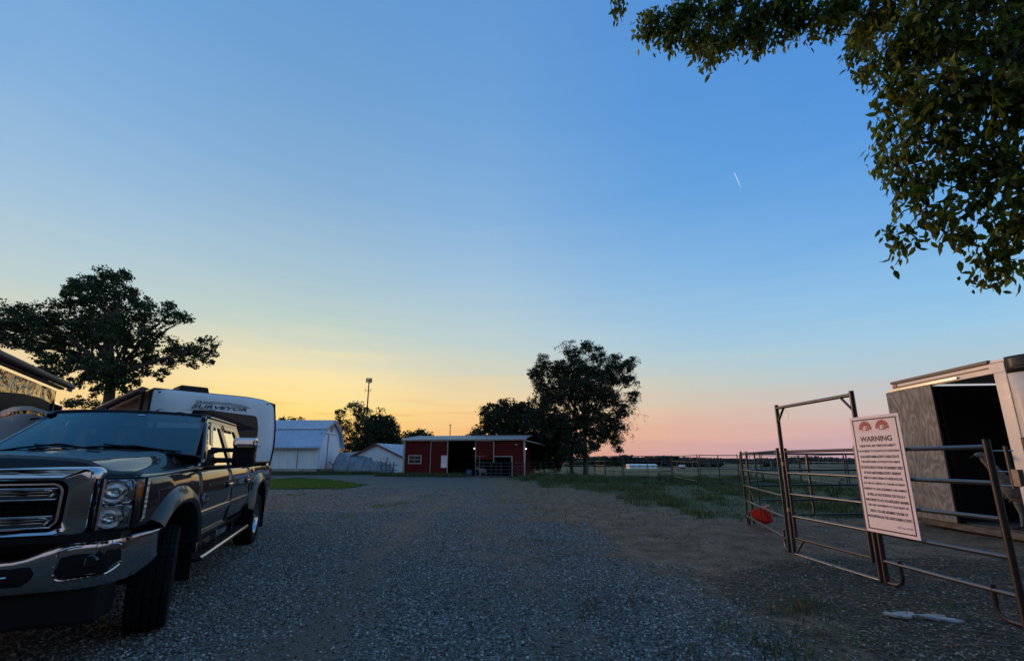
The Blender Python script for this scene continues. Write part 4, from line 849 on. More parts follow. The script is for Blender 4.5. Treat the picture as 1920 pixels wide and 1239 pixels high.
def notice(parent, w, h, o, rx, small=False):
    """the agritourism warning sheet: board + print; o lower left corner, rx reading direction"""
    rx = Vector(rx).normalized(); up = Vector((0, 0, 1)); nn = rx.cross(up)
    o = Vector(o)
    def P(u, v, d=0.0): return o+rx*(u*w)+up*(v*h)+nn*d
    MB().prism([P(0, 0, -0.004), P(1, 0, -0.004), P(1, 1, -0.004), P(0, 1, -0.004)], nn*0.006).build('sheet', M['signwhite'], parent, bevel=0.001)
    bd = MB(); e, k = 0.05, 0.022; eh, kh = e*w/h, k*w/h
    def bar(u0, v0, u1, v1): bd.add([P(u0, v0, 0.0032), P(u1, v0, 0.0032), P(u1, v1, 0.0032), P(u0, v1, 0.0032)], [(0, 1, 2, 3)])
    bar(e, eh, 1-e, eh+kh); bar(e, 1-eh-kh, 1-e, 1-eh); bar(e, eh+kh, e+k, 1-eh-kh); bar(1-e-k, eh+kh, 1-e, 1-eh-kh); bd.build('border', M['signblack'], parent, recalc=False)
    for cu in (0.315, 0.66):
        em = MB(); cv = 0.892; R0, R1 = 0.034*w/0.6, 0.135*w*0.98; C = P(cu, cv, 0.0032)
        for s in range(7):
            a0_, a1_ = math.radians(-12+s*29.2), math.radians(-12+s*29.2+26.2); n = 5; q = [C+rx*math.cos(a0_+(a1_-a0_)*i/n)*R1+up*math.sin(a0_+(a1_-a0_)*i/n)*R1 for i in range(n+1)]+[C+rx*math.cos(a1_-(a1_-a0_)*i/n)*R0*0.85+up*math.sin(a1_-(a1_-a0_)*i/n)*R0*0.85 for i in range(n+1)]
            em.add(q, [tuple(range(len(q)))])
        em.add([C+rx*(-0.62*R1)+up*(-0.28*R1), C+rx*(0.62*R1)+up*(-0.28*R1), C+rx*(0.50*R1)+up*(-0.10*R1), C+rx*(0.28*R1)+up*(0.06*R1), C+rx*(0.36*R1)+up*(-0.14*R1), C+rx*(-0.2*R1)+up*(-0.18*R1), C+rx*(-0.5*R1)+up*(-0.12*R1)], [tuple(range(7))])
        em.build('emblem', M['signred'], parent, recalc=False)
        if not small:
            hk = MB(); q = [C+rx*(x_*R1)+up*(y_*R1) for x_, y_ in ((-0.05,0.30),(0.10,0.26),(0.22,0.10),(0.24,-0.10),(0.30,-0.22),(0.08,-0.22),(0.12,-0.06),(0.10,0.10),(0.0,0.20))]; hk.add(q, [tuple(range(9))]); hk.build('emblem_figure', M['signblack'], parent, recalc=False)
            ln_ = MB(); a_ = C-up*(0.40*R1); ln_.add([a_-rx*R1*0.95, a_+rx*R1*0.95, a_+rx*R1*0.95-up*0.002, a_-rx*R1*0.95-up*0.002], [(0, 1, 2, 3)]); ln_.build('emblem_line', M['signred'], parent, recalc=False)
    text_part('WARNING', 0.64*w, 0.047*h, M['signblack'], 'lettering', parent, P(0.17, 0.776, 0), rx, up, 0.0034, bold=0.03)
    lines = ['UNDER OHIO LAW, THERE IS NO LIABILITY', 'FOR AN INJURY TO OR DEATH OF A PARTICIPANT', 'IN AN AGRITOURISM ACTIVITY CONDUCTED AT', 'THIS AGRITOURISM LOCATION IF THAT INJURY', 'OR DEATH RESULTS FROM THE INHERENT RISKS', 'OF THAT AGRITOURISM ACTIVITY. INHERENT', 'RISKS OF AGRITOURISM ACTIVITIES INCLUDE,', 'BUT ARE NOT LIMITED TO, THE RISK OF INJURY', 'INHERENT TO LAND, EQUIPMENT, AND ANIMALS', 'AS WELL AS THE POTENTIAL FOR YOU AS A', 'PARTICIPANT TO ACT IN A NEGLIGENT MANNER', 'THAT MAY CONTRIBUTE TO YOUR INJURY OR', 'DEATH. YOU ARE ASSUMING THE RISK OF', 'PARTICIPATING IN THIS AGRITOURISM ACTIVITY.']
    wd = [0.72, 0.83, 0.76, 0.77, 0.82, 0.73, 0.76, 0.80, 0.82, 0.74, 0.82, 0.78, 0.71, 0.84]
    if small:
        for i in range(6):
            b = MB(); b.add([P(0.2, 0.70-i*0.09, 0.003), P(0.8, 0.70-i*0.09, 0.003), P(0.8, 0.715-i*0.09, 0.003), P(0.2, 0.715-i*0.09, 0.003)], [(0, 1, 2, 3)]); b.build('print_line', M['signblack'], parent, recalc=False)
        return
    for i, (s_, ww) in enumerate(zip(lines, wd)):
        text_part(s_, ww*w, 0.0235*h, M['signblack'], 'lettering', parent, P(0.5-ww/2, 0.726-i*0.0463, 0), rx, up, 0.0034, bold=0.034)
    text_part('ORC Ann. 901.80', 0.27*w, 0.0145*h, M['signblack'], 'lettering', parent, P(0.63, 0.066, 0), rx, up, 0.0034)
    for (u, v) in ((0.035, 0.5), (0.965, 0.66), (0.965, 0.33), (0.035, 0.03), (0.965, 0.97)):
        MB().ball(P(u, v, 0.003), 0.004, 8, 4).build('screw', M['chrome_dull'], parent)
nb = thing('notice_board', 'small white notice hung on the red shed left sliding door', 'sign', (SHED0[0], SHED0[1], 0), sa)
notice(nb, 0.52, 1.0, (sx_at(833.5), -0.13, 0.68), (1, 0, 0), small=True)

# barrel, sheep, rails and panels before the shed
bp = gnd(880, 893)
bb = thing('blue_barrel', 'blue plastic barrel standing at the dark shed opening', 'barrel', (bp.x, bp.y-0.3, 0))
MB().lathe([(0, 0), (0.20, 0), (0.22, 0.03), (0.23, 0.25), (0.235, 0.27), (0.23, 0.29), (0.225, 0.52), (0.235, 0.55), (0.20, 0.56), (0.20, 0.50), (0, 0.5)], 20).build('drum', M['bluebarrel'], bb, smooth=True)
def quadruped(name, label, cat, loc, rz, s, fur, dark):
    t = thing(name, label, cat, loc, rz)
    me = bpy.data.meshes.new('body'); 
    V = [(0,0,.52),(.28,0,.56),(-.28,0,.54),(.42,0,.62),(.50,0,.78),(.62,0,.80),(.72,0,.74),(.24,.11,.42),(.25,.12,.22),(.25,.12,.03),(.24,-.11,.42),(.25,-.12,.22),(.25,-.12,.03),(-.28,.11,.42),(-.33,.12,.24),(-.29,.12,.03),(-.28,-.11,.42),(-.33,-.12,.24),(-.29,-.12,.03),(-.40,0,.52)]
    E = [(0,1),(0,2),(1,3),(3,4),(4,5),(5,6),(1,7),(7,8),(8,9),(1,10),(10,11),(11,12),(2,13),(13,14),(14,15),(2,16),(16,17),(17,18),(2,19)]
    rr = [.21,.20,.21,.13,.11,.09,.05,.08,.045,.035,.08,.045,.035,.09,.045,.035,.09,.045,.035,.05]
    me.from_pydata([(x*s, y*s, z*s) for x, y, z in V], E, []); o = bpy.data.objects.new('body', me); col.objects.link(o); o.parent = t
    md = o.modifiers.new('skin', 'SKIN')
    for v, r in zip(me.skin_vertices[0].data, rr): v.radius = (r*s, r*s)
    me.skin_vertices[0].data[0].use_root = True; md2 = o.modifiers.new('s', 'SUBSURF'); md2.levels = md2.render_levels = 1; me.materials.append(fur)
    for sg in (1, -1): MB().ball((.55*s, sg*.11*s, .82*s), .05*s, 8, 6, (0.7, 1.3, .5)).build('ear', dark, t)
    return t
sp = gnd(906, 892); quadruped('sheep', 'pale woolly sheep behind the rails at the red shed', 'sheep', (sp.x, sp.y-0.5, 0.0), R(200), 0.85, M['furwhite'], M['darkskin'])

# ------------------------------------------------------------------ corral panels
def panel(p0, p1, h, zr, label, r=0.021, mids=(0.5,), steel='steel_dark', rail='steel_green', group=None, feet=False, z0=None, z1=None, n=8, cat='fence', name='corral_panel', ext=0.05, post_r=None):
    p0 = Vector((p0[0], p0[1], 0)); p1 = Vector((p1[0], p1[1], 0)); e = p1-p0; Ln_ = e.length; a = math.atan2(e.y, e.x)
    za = tz(p0.x, p0.y) if z0 is None else z0; zb = tz(p1.x, p1.y) if z1 is None else z1
    t = thing(name, label, cat, (p0.x, p0.y, za), a, group); pr = post_r or r*1.15; dz = zb-za
    for x in (pr*1.4, Ln_-pr*1.4):
        zz = dz*x/Ln_; o = MB().tube([(x, 0, zz), (x, 0, zz+h+ext)], pr, n+2).build('post', M[steel], t, smooth=True)
    for m_ in mids: x = m_*Ln_; zz = dz*m_; MB().box((x, r*1.3, zz+(zr[0]+h)/2), (0.05, 0.018, h-zr[0]+0.03)).build('stay', M[steel], t)
    for z in list(zr): MB().tube([(pr*1.4, 0, z+dz*0.0), (Ln_/2, 0, z+dz/2-0.004), (Ln_-pr*1.4, 0, z+dz)], r, n).build('rail', M[rail], t, smooth=True)
    if feet:
        for x, s in ((pr*1.4, 1), (Ln_-pr*1.4, -1)):
            q = [(x+s*0.20, 0, 0.30), (x+s*0.205, 0, 0.15)]+[(x+s*(0.10+0.105*math.cos(k*math.pi/10)), 0, 0.125-0.105*math.sin(k*math.pi/10)) for k in range(0, 6)]+[(x, 0, 0.02)]
            MB().tube([(a_, b_, c_+dz*a_/Ln_) for a_, b_, c_ in q], r*0.9, n).build('foot', M[steel], t, smooth=True)
    return t
# near pen, gate line
pA = Vector((4.217, 6.78, 0)); pB = Vector((4.282, 5.33, 0)); pC = Vector((4.345, 3.92, 0)); pD = Vector((5.16, 9.78, 0)); pE = Vector((8.9, 10.25, 0))
ZR = (0.25, 0.56, 0.88, 1.19, 1.51)
panel(pD+Vector((-0.02, 0, 0)), pA+Vector((0.0, 0.10, 0)), 1.51, (0.18, 0.50, 0.82, 1.15, 1.51), 'brown pipe corral panel with the red bucket hooked on its far end', feet=True, mids=(0.40,), ext=0.05)
panel(pD+Vector((0.09, 0.02, 0)), pE, 1.51, (0.18, 0.50, 0.82, 1.15, 1.51), 'back corral panel of the near pen running to the box trailer', mids=(0.42,), steel='steel_dark', rail='steel_dark')
# latch side panel carrying the sign
gd = (pB-pA).normalized()
panel(pB+gd*0.03, pC, 1.53, ZR, 'near corral panel with green grey rails behind the warning sign', r=0.022, feet=True, mids=(), steel='steel_rust', rail='steel_green', post_r=0.028)
panel(pC+gd*0.22, pC+gd*2.9, 1.53, ZR, 'rusty corral panel running out of view at the right edge', r=0.023, feet=True, mids=(), steel='steel_rust', rail='steel_green', post_r=0.030)
# chain latch between the two
lt_ = thing('gate_latch', 'rusty gate latch between the two nearest corral panel posts', 'latch', (pC.x, pC.y, 0), math.atan2(gd.y, gd.x))
MB().box((0.10, 0.0, 1.33), (0.014, 0.03, 0.36)).build('latch_plate', M['steel_rust'], lt_)
MB().box((0.145, 0.0, 1.24), (0.05, 0.05, 0.14)).build('latch_box', M['steel_dark'], lt_)
for z in (1.47, 1.29, 1.17): MB().tube([(0.0, 0, z), (0.15, 0, z)], 0.006, 6).build('latch_rod', M['chrome_dull'], lt_)
# bow frame + gate leaf
bg_ = thing('bow_gate_frame', 'tall brown bow gate frame with corner braces left of the sign', 'gate frame', tuple(pA), math.atan2(gd.y, gd.x))
GL = (pB-pA).length
for x in (0.0, GL): MB().tube([(x, 0, 0), (x, 0, 2.24)], 0.028, 12).build('post', M['steel_dark'], bg_, smooth=True)
MB().tube([(0, 0, 2.19), (GL, 0, 2.19)], 0.024, 10).build('header', M['steel_dark'], bg_, smooth=True)
for x0, x1 in ((0.02, 0.17), (GL-0.02, GL-0.19)): MB().box(((x0+x1)/2, 0, 2.095), (0.012, 0.035, 0.245), Matrix.Rotation(math.atan2(x1-x0, 0.19), 3, 'Y')).build('brace', M['steel_rust'], bg_)
MB().tube([(0.02, 0, 0.02), (GL*0.5, 0, 0.015), (GL-0.02, 0, 0.02)], 0.020, 10).build('sill_bar', M['steel_green'], bg_, smooth=True)
MB().box((0.13, 0.0, 0.13), (0.012, 0.03, 0.34), Matrix.Rotation(R(42), 3, 'Y')).build('brace', M['steel_dark'], bg_)
for z in (0.62, 1.30): MB().tube([(0.0, 0, z), (0.0, 0, z+0.05)], 0.0305, 12).build('tape', M['gold'], bg_)
MB().tube([(0.16, 0.01, 2.17), (0.22, 0.03, 2.08), (0.20, 0.02, 1.99)], 0.002, 4).build('loose_wire', M['trim'], bg_)
gl_ = thing('pipe_gate', 'brown pipe gate closed inside the bow gate frame', 'gate', tuple(pA+gd*0.055+Vector((0.0, 0, 0))), math.atan2(gd.y, gd.x))
gw = GL-0.11
for x in (0.02, gw-0.02): MB().tube([(x, 0, 0.24 if x < 1 else 0.20), (x, 0, 1.56)], 0.024, 12).build('stile', M['steel_dark'], gl_, smooth=True)
for z in ZR: MB().tube([(0.02, 0, z), (gw-0.02, 0, z)], 0.020, 10).build('rail', M['steel_rust' if z in (0.25, 1.51) else 'steel_green'], gl_, smooth=True)
# yellow tape scraps on the bucket panel, tied cord
# bucket
bk = thing('red_bucket', 'red flat backed feed bucket tilted on the corral panel', 'bucket', (5.17, 9.12, 0.12), R(-70))
prof = MB(); n_ = 28
def bkt(u, v, k=1.0):      # D shaped section
    a = 2*math.pi*u; x = math.cos(a); y = math.sin(a); y = max(y, -0.55); s = (0.125+0.055*v)*k; return Vector((x*s*1.15, y*s, 0.30*v))
prof.grid(lambda u, v: bkt(u, v), [i/n_ for i in range(n_+1)], [0, 0.25, 0.5, 0.75, 0.92, 0.93, 1.0])
prof.grid(lambda u, v: bkt(u, 1.0, 1+0.06*v), [i/n_ for i in range(n_+1)], [0, 1]); prof.add([bkt(i/n_, 0)+Vector((0, 0, 0.005)) for i in range(n_)], [tuple(range(n_))])
b_o = prof.build('pail', M['bucket'], bk, smooth=True, solid=0.006); bk.rotation_euler = (R(14), R(-16), R(-70))
MB().tube([(0.17*math.cos(a/10*math.pi), 0.05+0.02*math.sin(a), 0.29+0.15*math.sin(a/10*math.pi)) for a in range(11)], 0.004, 6).build('handle', M['chrome_dull'], bk)
MB().tube([(-0.02, 0.0, 0.44), (0.0, 0.02, 0.62), (0.02, 0.0, 0.72)], 0.004, 5).build('tie_cord', M['zip'], bk)

# sign
sg = thing('warning_sign', 'white framed WARNING notice wired to the gate post', 'sign', (0, 0, 0))
notice(sg, 0.655, 1.335, (4.235, 5.365, 0.565), (0.045, -0.999, 0))

# far pens
def gp2(px_, py_): v = gnd(px_, py_); return v
FP = [(1063,893),(1116,888),(1135,893),(1168,898),(1262,896),(1312,908),(1391,908),(1431,904),(1503,901),(1592,917),(1680,916)]
labs = ['corral panel hidden behind the tall tree trunk','short corral panel just right of the tall tree trunk','narrow corral panel right of the tree with slanting rails','third corral panel right of the tall tree on the verge','long far corral panel framing the white roof on the horizon','far corral panel with the small white speck behind it','far corral panel ending behind the near pen corner post','narrow far panel seen through the near pen corner panel','far corral panel seen through the pipe gate','far corral panel left of the warning sign with a latch post','far corral panel hidden behind the warning sign']
for i in range(len(FP)-1):
    a_, b_ = gp2(*FP[i]), gp2(*FP[i+1]); e = (b_-a_).normalized()*0.06
    panel(a_+e, b_-e, 1.60, (0.15, 0.5, 0.86, 1.22, 1.60), labs[i], r=0.026, mids=(0.5,) if (b_-a_).length > 1.6 else (), steel='steel_dark', rail='steel_dark', group='far corral panels', n=6)
# second row of pens farther out in the dipping field
FP2 = [(a_, 0) for a_ in (1240, 1330, 1420, 1500, 1580, 1660, 1750)]
for i in range(6):
    x0_, x1_ = at(FP2[i][0], 870, 56+i).x, at(FP2[i+1][0], 870, 57+i).x
    panel((x0_, 56+i), (x1_-0.1, 57+i), 1.6, (0.3, 0.75, 1.2, 1.6), 'farthest thin pasture rails, '+['at the left end of the row','second from the left of the row','third from the left, behind the corner post','seen through the pipe gate','seen just left of the warning sign','hidden behind the warning sign'][i], r=0.03, mids=(0.33, 0.66), steel='steel_dark', rail='steel_dark', group='farthest pasture rails', n=5)
# panels before the red shed
SP = [(890,894.5),(922,896),(958,897),(985,897),(1040,893)]
labs = ['corral panel across the dark shed bay beside the sheep','corral panel across the low shed opening','corral panel at the right corner of the red shed','corral panel under the trees right of the red shed']
for i in range(4):
    a_, b_ = gp2(*SP[i]), gp2(*SP[i+1]); panel(a_, b_-(b_-a_).normalized()*0.08, 1.12, (0.12, 0.36, 0.62, 0.87, 1.12), labs[i], r=0.022, mids=(0.5,), steel='steel_dark', rail='steel_green', group='panels before the red shed', n=6)
v0 = gp2(891, 894.5); tag(MB().tube([(0, 0, 1.62), (0.9, 0, 1.62)], 0.03, 6).tube([(0.45, 0, 0), (0.45, 0, 1.62)], 0.03, 6).build('hitch_rail', M['wood']), 'pale crossbar on a post at the shed bay edge', 'rail').location = (v0.x-0.1, v0.y-0.35, 0)

# ------------------------------------------------------------------ far things
fw = thing('long_white_building', 'long low white building far off across the field', 'building', (at(1180, 860, 150).x, 150, tz(40, 150)-0.0), R(-4))
MB().box((4.5, 3, 0.6), (9.2, 6, 1.2)).build('wall', M['far_white'], fw)
MB().prism([(-0.3, -0.3, 1.2), (-0.3, 3, 1.6), (-0.3, 6.3, 1.2)], (9.7, 0, 0)).build('roof', M['far_white'], fw)
for k in range(4): MB().box((1.2+k*2.2, -0.02, 0.7), (0.10, 0.05, 1.4)).build('post', M['steel_dark'], fw)
wt = thing('water_tank_trailer', 'tiny white tank trailer out in the field right of the white building', 'trailer', (at(1272, 860, 120).x, 120, tz(50, 120)), R(-15))
MB().tube([(0, 0, 0.75), (1.6, 0, 0.75)], 0.32, 10).build('tank', M['far_white'], wt); MB().box((0.9, 0, 0.35), (2.4, 0.9, 0.1)).build('bed', M['black'], wt)
for x in (0.6, 1.2): MB().lathe([(0.05, -0.5), (0.28, -0.5), (0.28, -0.4), (0.05, -0.4)], 12, c=(x, 0, 0.28), axis='Y').build('wheel', M['rubber'], wt)
# radio masts
def mast(name, label, px_, ptop, Y_, arrays):
    b_ = at(px_, 860, Y_); zt = at(px_, ptop, Y_).z; t = thing(name, label, 'tower', (b_.x, Y_, 0))
    MB().tube([(0, 0, 0), (0, 0, zt)], [0.45, 0.28], 8).build('pole', M['tower'], t)
    for (z, r_, kind) in arrays:
        zc = at(px_, z, Y_).z
        if kind == 'panels':
            for k in range(9):
                a = k*2*math.pi/9; MB().box((math.cos(a)*r_, math.sin(a)*r_, zc), (0.35, 0.35, 2.1)).build('antenna', M['tower'], t)
            pf = MB()
            for k in range(3): a = k*2*math.pi/3; pf.tube([(0, 0, zc), (math.cos(a)*r_, math.sin(a)*r_, zc)], 0.1, 4)
            pf.lathe([(r_-0.1, zc-0.1), (r_, zc-0.1), (r_, zc+0.1), (r_-0.1, zc+0.1), (r_-0.1, zc-0.1)], 12); pf.build('platform', M['tower'], t)
        else:
            w_ = MB().tube([(-r_, 0, zc), (r_, 0, zc)], 0.09, 4); w_.build('arm', M['tower'], t)
            for x in (-r_, r_*0.7): MB().tube([(x, 0, zc-0.7), (x, 0, zc+1.0)], 0.09, 4).build('whip', M['tower'], t)
mast('cell_tower', 'tall cell tower mast rising over the trees left of centre', 682, 710, 200, [(713, 1.15, 'panels'), (732, 1.5, 'arm')])
mast('radio_mast', 'distant thin radio mast above the red shed roof', 842.5, 795, 320, [(797, 0.9, 'arm')])

# ------------------------------------------------------------------ cargo box trailer at right
q0 = Vector((8.655, 7.30, 0)); qd = Vector((0.0938, 0.9956, 0)); qn = Vector((0.9956, -0.0938, 0))
bxT = thing('box_trailer', 'weathered white cargo box with open dark side doorway', 'trailer', tuple(q0), math.atan2(qd.y, qd.x))
# local: x along the side (away from camera), -y into the box
HB = 3.14; BW = 2.4; BL = 2.52; R_ = 0.55
def bx(mb, x0, x1, y0, y1, z0, z1): return mb.box(((x0+x1)/2, -(y0+y1)/2, (z0+z1)/2), (x1-x0, y1-y0, z1-z0))
bx(MB(), 1.66, BL, 0.0, 0.04, 0.20, 2.86).build('side_panel', M['box_white'], bxT)
bx(MB(), 0.02, 0.235, -0.012, 0.05, 0.16, 2.90).build('door_jamb', M['box_white'], bxT, bevel=0.006)
bx(MB(), 0.02, BL, -0.014, 0.05, 2.902, 3.08).build('top_rail', M['box_white'], bxT, bevel=0.008)
bx(MB(), 0.30, BL, -0.030, -0.016, 3.0, 3.02).build('rain_gutter', M['box_black'], bxT)
bx(MB(), 0.02, BL, -0.016, 0.10, 0.04, 0.155).build('floor_sill', M['sill'], bxT, bevel=0.006)
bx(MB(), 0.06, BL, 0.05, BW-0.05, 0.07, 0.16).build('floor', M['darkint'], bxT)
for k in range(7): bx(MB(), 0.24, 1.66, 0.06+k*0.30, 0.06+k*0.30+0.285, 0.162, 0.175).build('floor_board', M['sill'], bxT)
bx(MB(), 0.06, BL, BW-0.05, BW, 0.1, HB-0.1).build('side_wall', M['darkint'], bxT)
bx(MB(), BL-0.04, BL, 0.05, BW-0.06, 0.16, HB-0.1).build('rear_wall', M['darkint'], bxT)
bx(MB(), 0.0, BL+0.03, 0.0, BW, HB-0.05, HB-0.01).build('roof_skin', M['box_white'], bxT)
re_ = MB(); bx(re_, 0.28, BL+0.05, -0.03, 0.04, HB-0.045, HB+0.015); re_.build('roof_edge', M['box_black'], bxT, bevel=0.006)
fr_ = MB(); prof_ = []
for k in range(9): a = k/8*math.pi/2; prof_.append((R_-R_*math.sin(a)+0.0, R_-R_*math.cos(a)))
prof_ = [(0.02+p[0], p[1]) for p in prof_]                                    # rounded nose corner
P0 = [(0.02+R_-R_*math.sin(k/8*math.pi/2)-0.0, -(R_-R_*math.cos(k/8*math.pi/2))) for k in range(9)]
P0 = [(x-R_, y) for x, y in P0]+[(0.02-R_, -BW)]
fr_.grid(lambda u, v: Vector((P0[u][0], P0[u][1], v)), list(range(len(P0))), [0.05, 0.8, 1.6, 2.4, 2.86]); fr_.build('nose_panel', M['box_white'], bxT, smooth=True, solid=0.03)
f2 = MB(); f2.grid(lambda u, v: Vector((P0[u][0]-0.008, P0[u][1]+0.006, v)), list(range(len(P0))), [2.86, 3.0, 3.10, 3.15]); f2.build('nose_cap', M['box_black'], bxT, smooth=True, solid=0.035)
for z in (2.93, 2.99): f3 = MB(); f3.grid(lambda u, v: Vector((P0[u][0]-0.014, P0[u][1]+0.012, v)), list(range(1, len(P0))), [z, z+0.018]); f3.build('vent_slot', M['blackgloss'], bxT)
rv_ = MB()
for k in range(30): rv_.ball((0.05, 0.014, 0.25+k*0.088), 0.006, 6, 3)
for k in range(24): rv_.ball((0.15+k*0.10, 0.016, 2.925), 0.006, 6, 3); rv_.ball((0.15+k*0.10, 0.016, 3.06), 0.006, 6, 3)
o = rv_.build('rivets', M['chrome_dull'], bxT); o['kind'] = 'stuff'
bx(MB(), 0.30, 0.34, 0.0, 0.05, 0.16, 2.88).build('door_stop', M['box_black'], bxT) if False else None
bx(MB(), 1.60, 1.68, -0.02, 0.06, 0.16, 2.89).build('door_jamb', M['coach_dark'], bxT); bx(MB(), 1.50, 1.54, 0.06, 0.12, 0.18, 2.88).build('inner_post', M['coach_dark'], bxT)
dk = bx(MB(), 2.40, 2.52, -0.03, 0.0, 3.01, 3.07); dk.build('marker_lamp', M['redlens'], bxT)
pl = bx(MB(), 1.475, 2.685, -0.075, -0.055, 0.17, 2.915).build('plywood_door', M['ply'], bxT, bevel=0.002)
bx(MB(), 1.455, 1.478, -0.085, -0.045, 0.17, 2.92).build('door_edge', M['box_black'], bxT)
bx(MB(), 0.9, 2.70, -0.05, -0.03, 2.93, 2.97).build('door_track', M['chrome_dull'], bxT)
for x in (0.5, 1.9): bx(MB(), x, x+0.3, 0.2, BW-0.2, 0.0, 0.07).build('skid', M['wood'], bxT)

# large shaggy bird standing at the doorway
em_ = thing('emu', 'shaggy grey long necked bird looking out beside the box doorway', 'bird', (8.60, 7.62, 0.17), 0)
me = bpy.data.meshes.new('body')
Vb = [(0.46,0.24,0.66),(0.66,0.22,0.66),(0.30,0.22,0.72),(0.16,0.20,0.84),(0.07,0.20,0.96),(-0.02,0.20,1.09),(-0.10,0.20,1.21),(-0.16,0.20,1.31),(-0.28,0.20,1.29),(0.42,0.30,0.48),(0.44,0.30,0.28),(0.40,0.30,0.03),(0.48,0.14,0.48),(0.50,0.14,0.28),(0.46,0.14,0.03),(0.82,0.20,0.56)]
Eb = [(0,1),(0,2),(2,3),(3,4),(4,5),(5,6),(6,7),(7,8),(0,9),(9,10),(10,11),(0,12),(12,13),(13,14),(1,15)]
rb = [.27,.24,.17,.11,.085,.070,.062,.060,.030,.08,.035,.022,.08,.035,.022,.12]
me.from_pydata(Vb, Eb, []); o = bpy.data.objects.new('body', me); col.objects.link(o); o.parent = em_
md = o.modifiers.new('skin', 'SKIN')
for v, r in zip(me.skin_vertices[0].data, rb): v.radius = (r, r)
me.skin_vertices[0].data[0].use_root = True; q = o.modifiers.new('s', 'SUBSURF'); q.levels = q.render_levels = 2; me.materials.append(M['fur'])
hr = MB()
def shag(p, r, n, l, up=0.0):
    for k in range(n):
        d = Vector(rng.normal(size=3)).normalized(); b = Vector(p)+d*r; e = b+(d*0.5+Vector((rng.normal(0, .3), rng.normal(0, .3), -0.8+up))).normalized()*l*rng.uniform(0.5, 1.2); s = d.orthogonal().normalized()*0.004
        hr.add([b-s, b+s, e], [(0, 1, 2)])
for i, (a_, b_) in enumerate(((3,4),(4,5),(5,6),(6,7))):
    for k in range(6): p = Vector(Vb[a_]).lerp(Vector(Vb[b_]), k/6); shag(p, rb[a_]*0.85, 40, 0.028, 0.3)
for p, r in ((0, .26), (1, .24), (2, .16), (15, .11)): shag(Vb[p], r*0.9, 500, 0.07)
shag(Vb[7], 0.045, 60, 0.018, 1.2); o = hr.build('plumage', M['fur'], em_, recalc=False); o['kind'] = 'stuff'
MB().prism([(-0.28, 0.218, 1.30), (-0.28, 0.185, 1.30), (-0.37, 0.202, 1.275)], (0, 0, -0.03)).build('beak', M['darkskin'], em_)
for s in (0.245, 0.155): MB().ball((-0.20, s, 1.345), 0.010, 8, 6).build('eye', M['blackgloss'], em_)
for (x, y) in ((0.40, 0.30), (0.46, 0.14)):
    for dx, dy in ((-0.14, 0.04), (-0.12, 0.10), (-0.15, -0.03)): MB().tube([(x, y, 0.05), (x+dx, y+dy, 0.015)], [0.02, 0.010], 6).build('toe', M['darkskin'], em_)

# broken slabs, sticks
def slabpiece(px_, py_, poly, label, rz=0.0, tilt=0.0):
    v = gnd(px_, py_); o = MB().prism([(x, y, 0.0) for x, y in poly], (0, 0, 0.022)).build('slab_fragment', M['slab'], None, bevel=0.004)
    o.location = (v.x, v.y, 0.012); o.rotation_euler = (R(tilt), R(-tilt*0.6), R(rz)); tag(o, label, 'rubble')
for px_, py_, rz_, lab, frags in ((1697, 1159, 4, 'left half of the pale broken slab lying on the wood chips', [[(-0.15,0.05),(-0.10,0.06),(-0.095,0.03),(-0.06,-0.035),(-0.10,-0.03),(-0.125,0.005)], [(-0.088,0.03),(-0.05,0.045),(0.0,0.035),(0.045,0.02),(0.05,-0.02),(0.0,-0.05),(-0.05,-0.042)], [(-0.085,0.062),(0.02,0.06),(0.075,0.055),(0.06,0.03),(0.0,0.045),(-0.05,0.054)], [(0.06,0.02),(0.085,0.05),(0.10,0.015),(0.085,-0.02),(0.062,-0.018)]]),
                        (1757, 1163, -2, 'right half of the pale broken slab with jagged splintered end', [[(-0.125,0.06),(-0.02,0.058),(0.06,0.045),(0.105,0.03),(0.09,0.018),(0.02,0.022),(-0.08,0.03)], [(-0.125,0.012),(-0.085,0.022),(0.0,0.012),(0.085,0.008),(0.07,-0.01),(0.115,-0.02),(0.165,-0.058),(0.155,-0.072),(0.06,-0.062),(-0.03,-0.04),(-0.085,-0.018)], [(0.02,-0.068),(0.12,-0.077),(0.10,-0.088),(0.04,-0.08)]])):
    v = gnd(px_, py_); t = thing('broken_masonry', lab, 'rubble', (v.x, v.y, 0.012), R(rz_))
    for q_ in frags:
        o = MB().prism([(x*1.05, y*1.1, 0.0) for x, y in q_], (0, 0, 0.020)).build('slab_fragment', M['slab'], t, bevel=0.002, segs=1); o.rotation_euler = (R(rng.uniform(-3, 6)), R(rng.uniform(-4, 4)), 0); o.location.z = rng.uniform(0, 0.006)
for (px_, py_, l, rz, lab) in ((1660,1180,0.10,80,'short dark stick left below the broken slab'),(1850,1190,0.22,-25,'pale straw stick lying right of the broken slab'),(1790,1195,0.12,10,'curled brown bark strip just below the broken slab'),(1870,1214,0.30,-6,'long thin stick at the lower right edge of the view'),(1630,1205,0.07,50,'short pale wood splinter lower left of the broken slab')):
    v = gnd(px_, py_); o = MB().tube([(-l/2, 0, 0), (-l*0.1, 0.006, 0.004), (l*0.2, -0.004, 0.002), (l/2, 0.004, 0)], [0.004, 0.007, 0.006, 0.003], 6).build('stick', M['wood']); o.location = (v.x, v.y, 0.016); o.rotation_euler = (0, 0, R(rz)); tag(o, lab, 'stick')

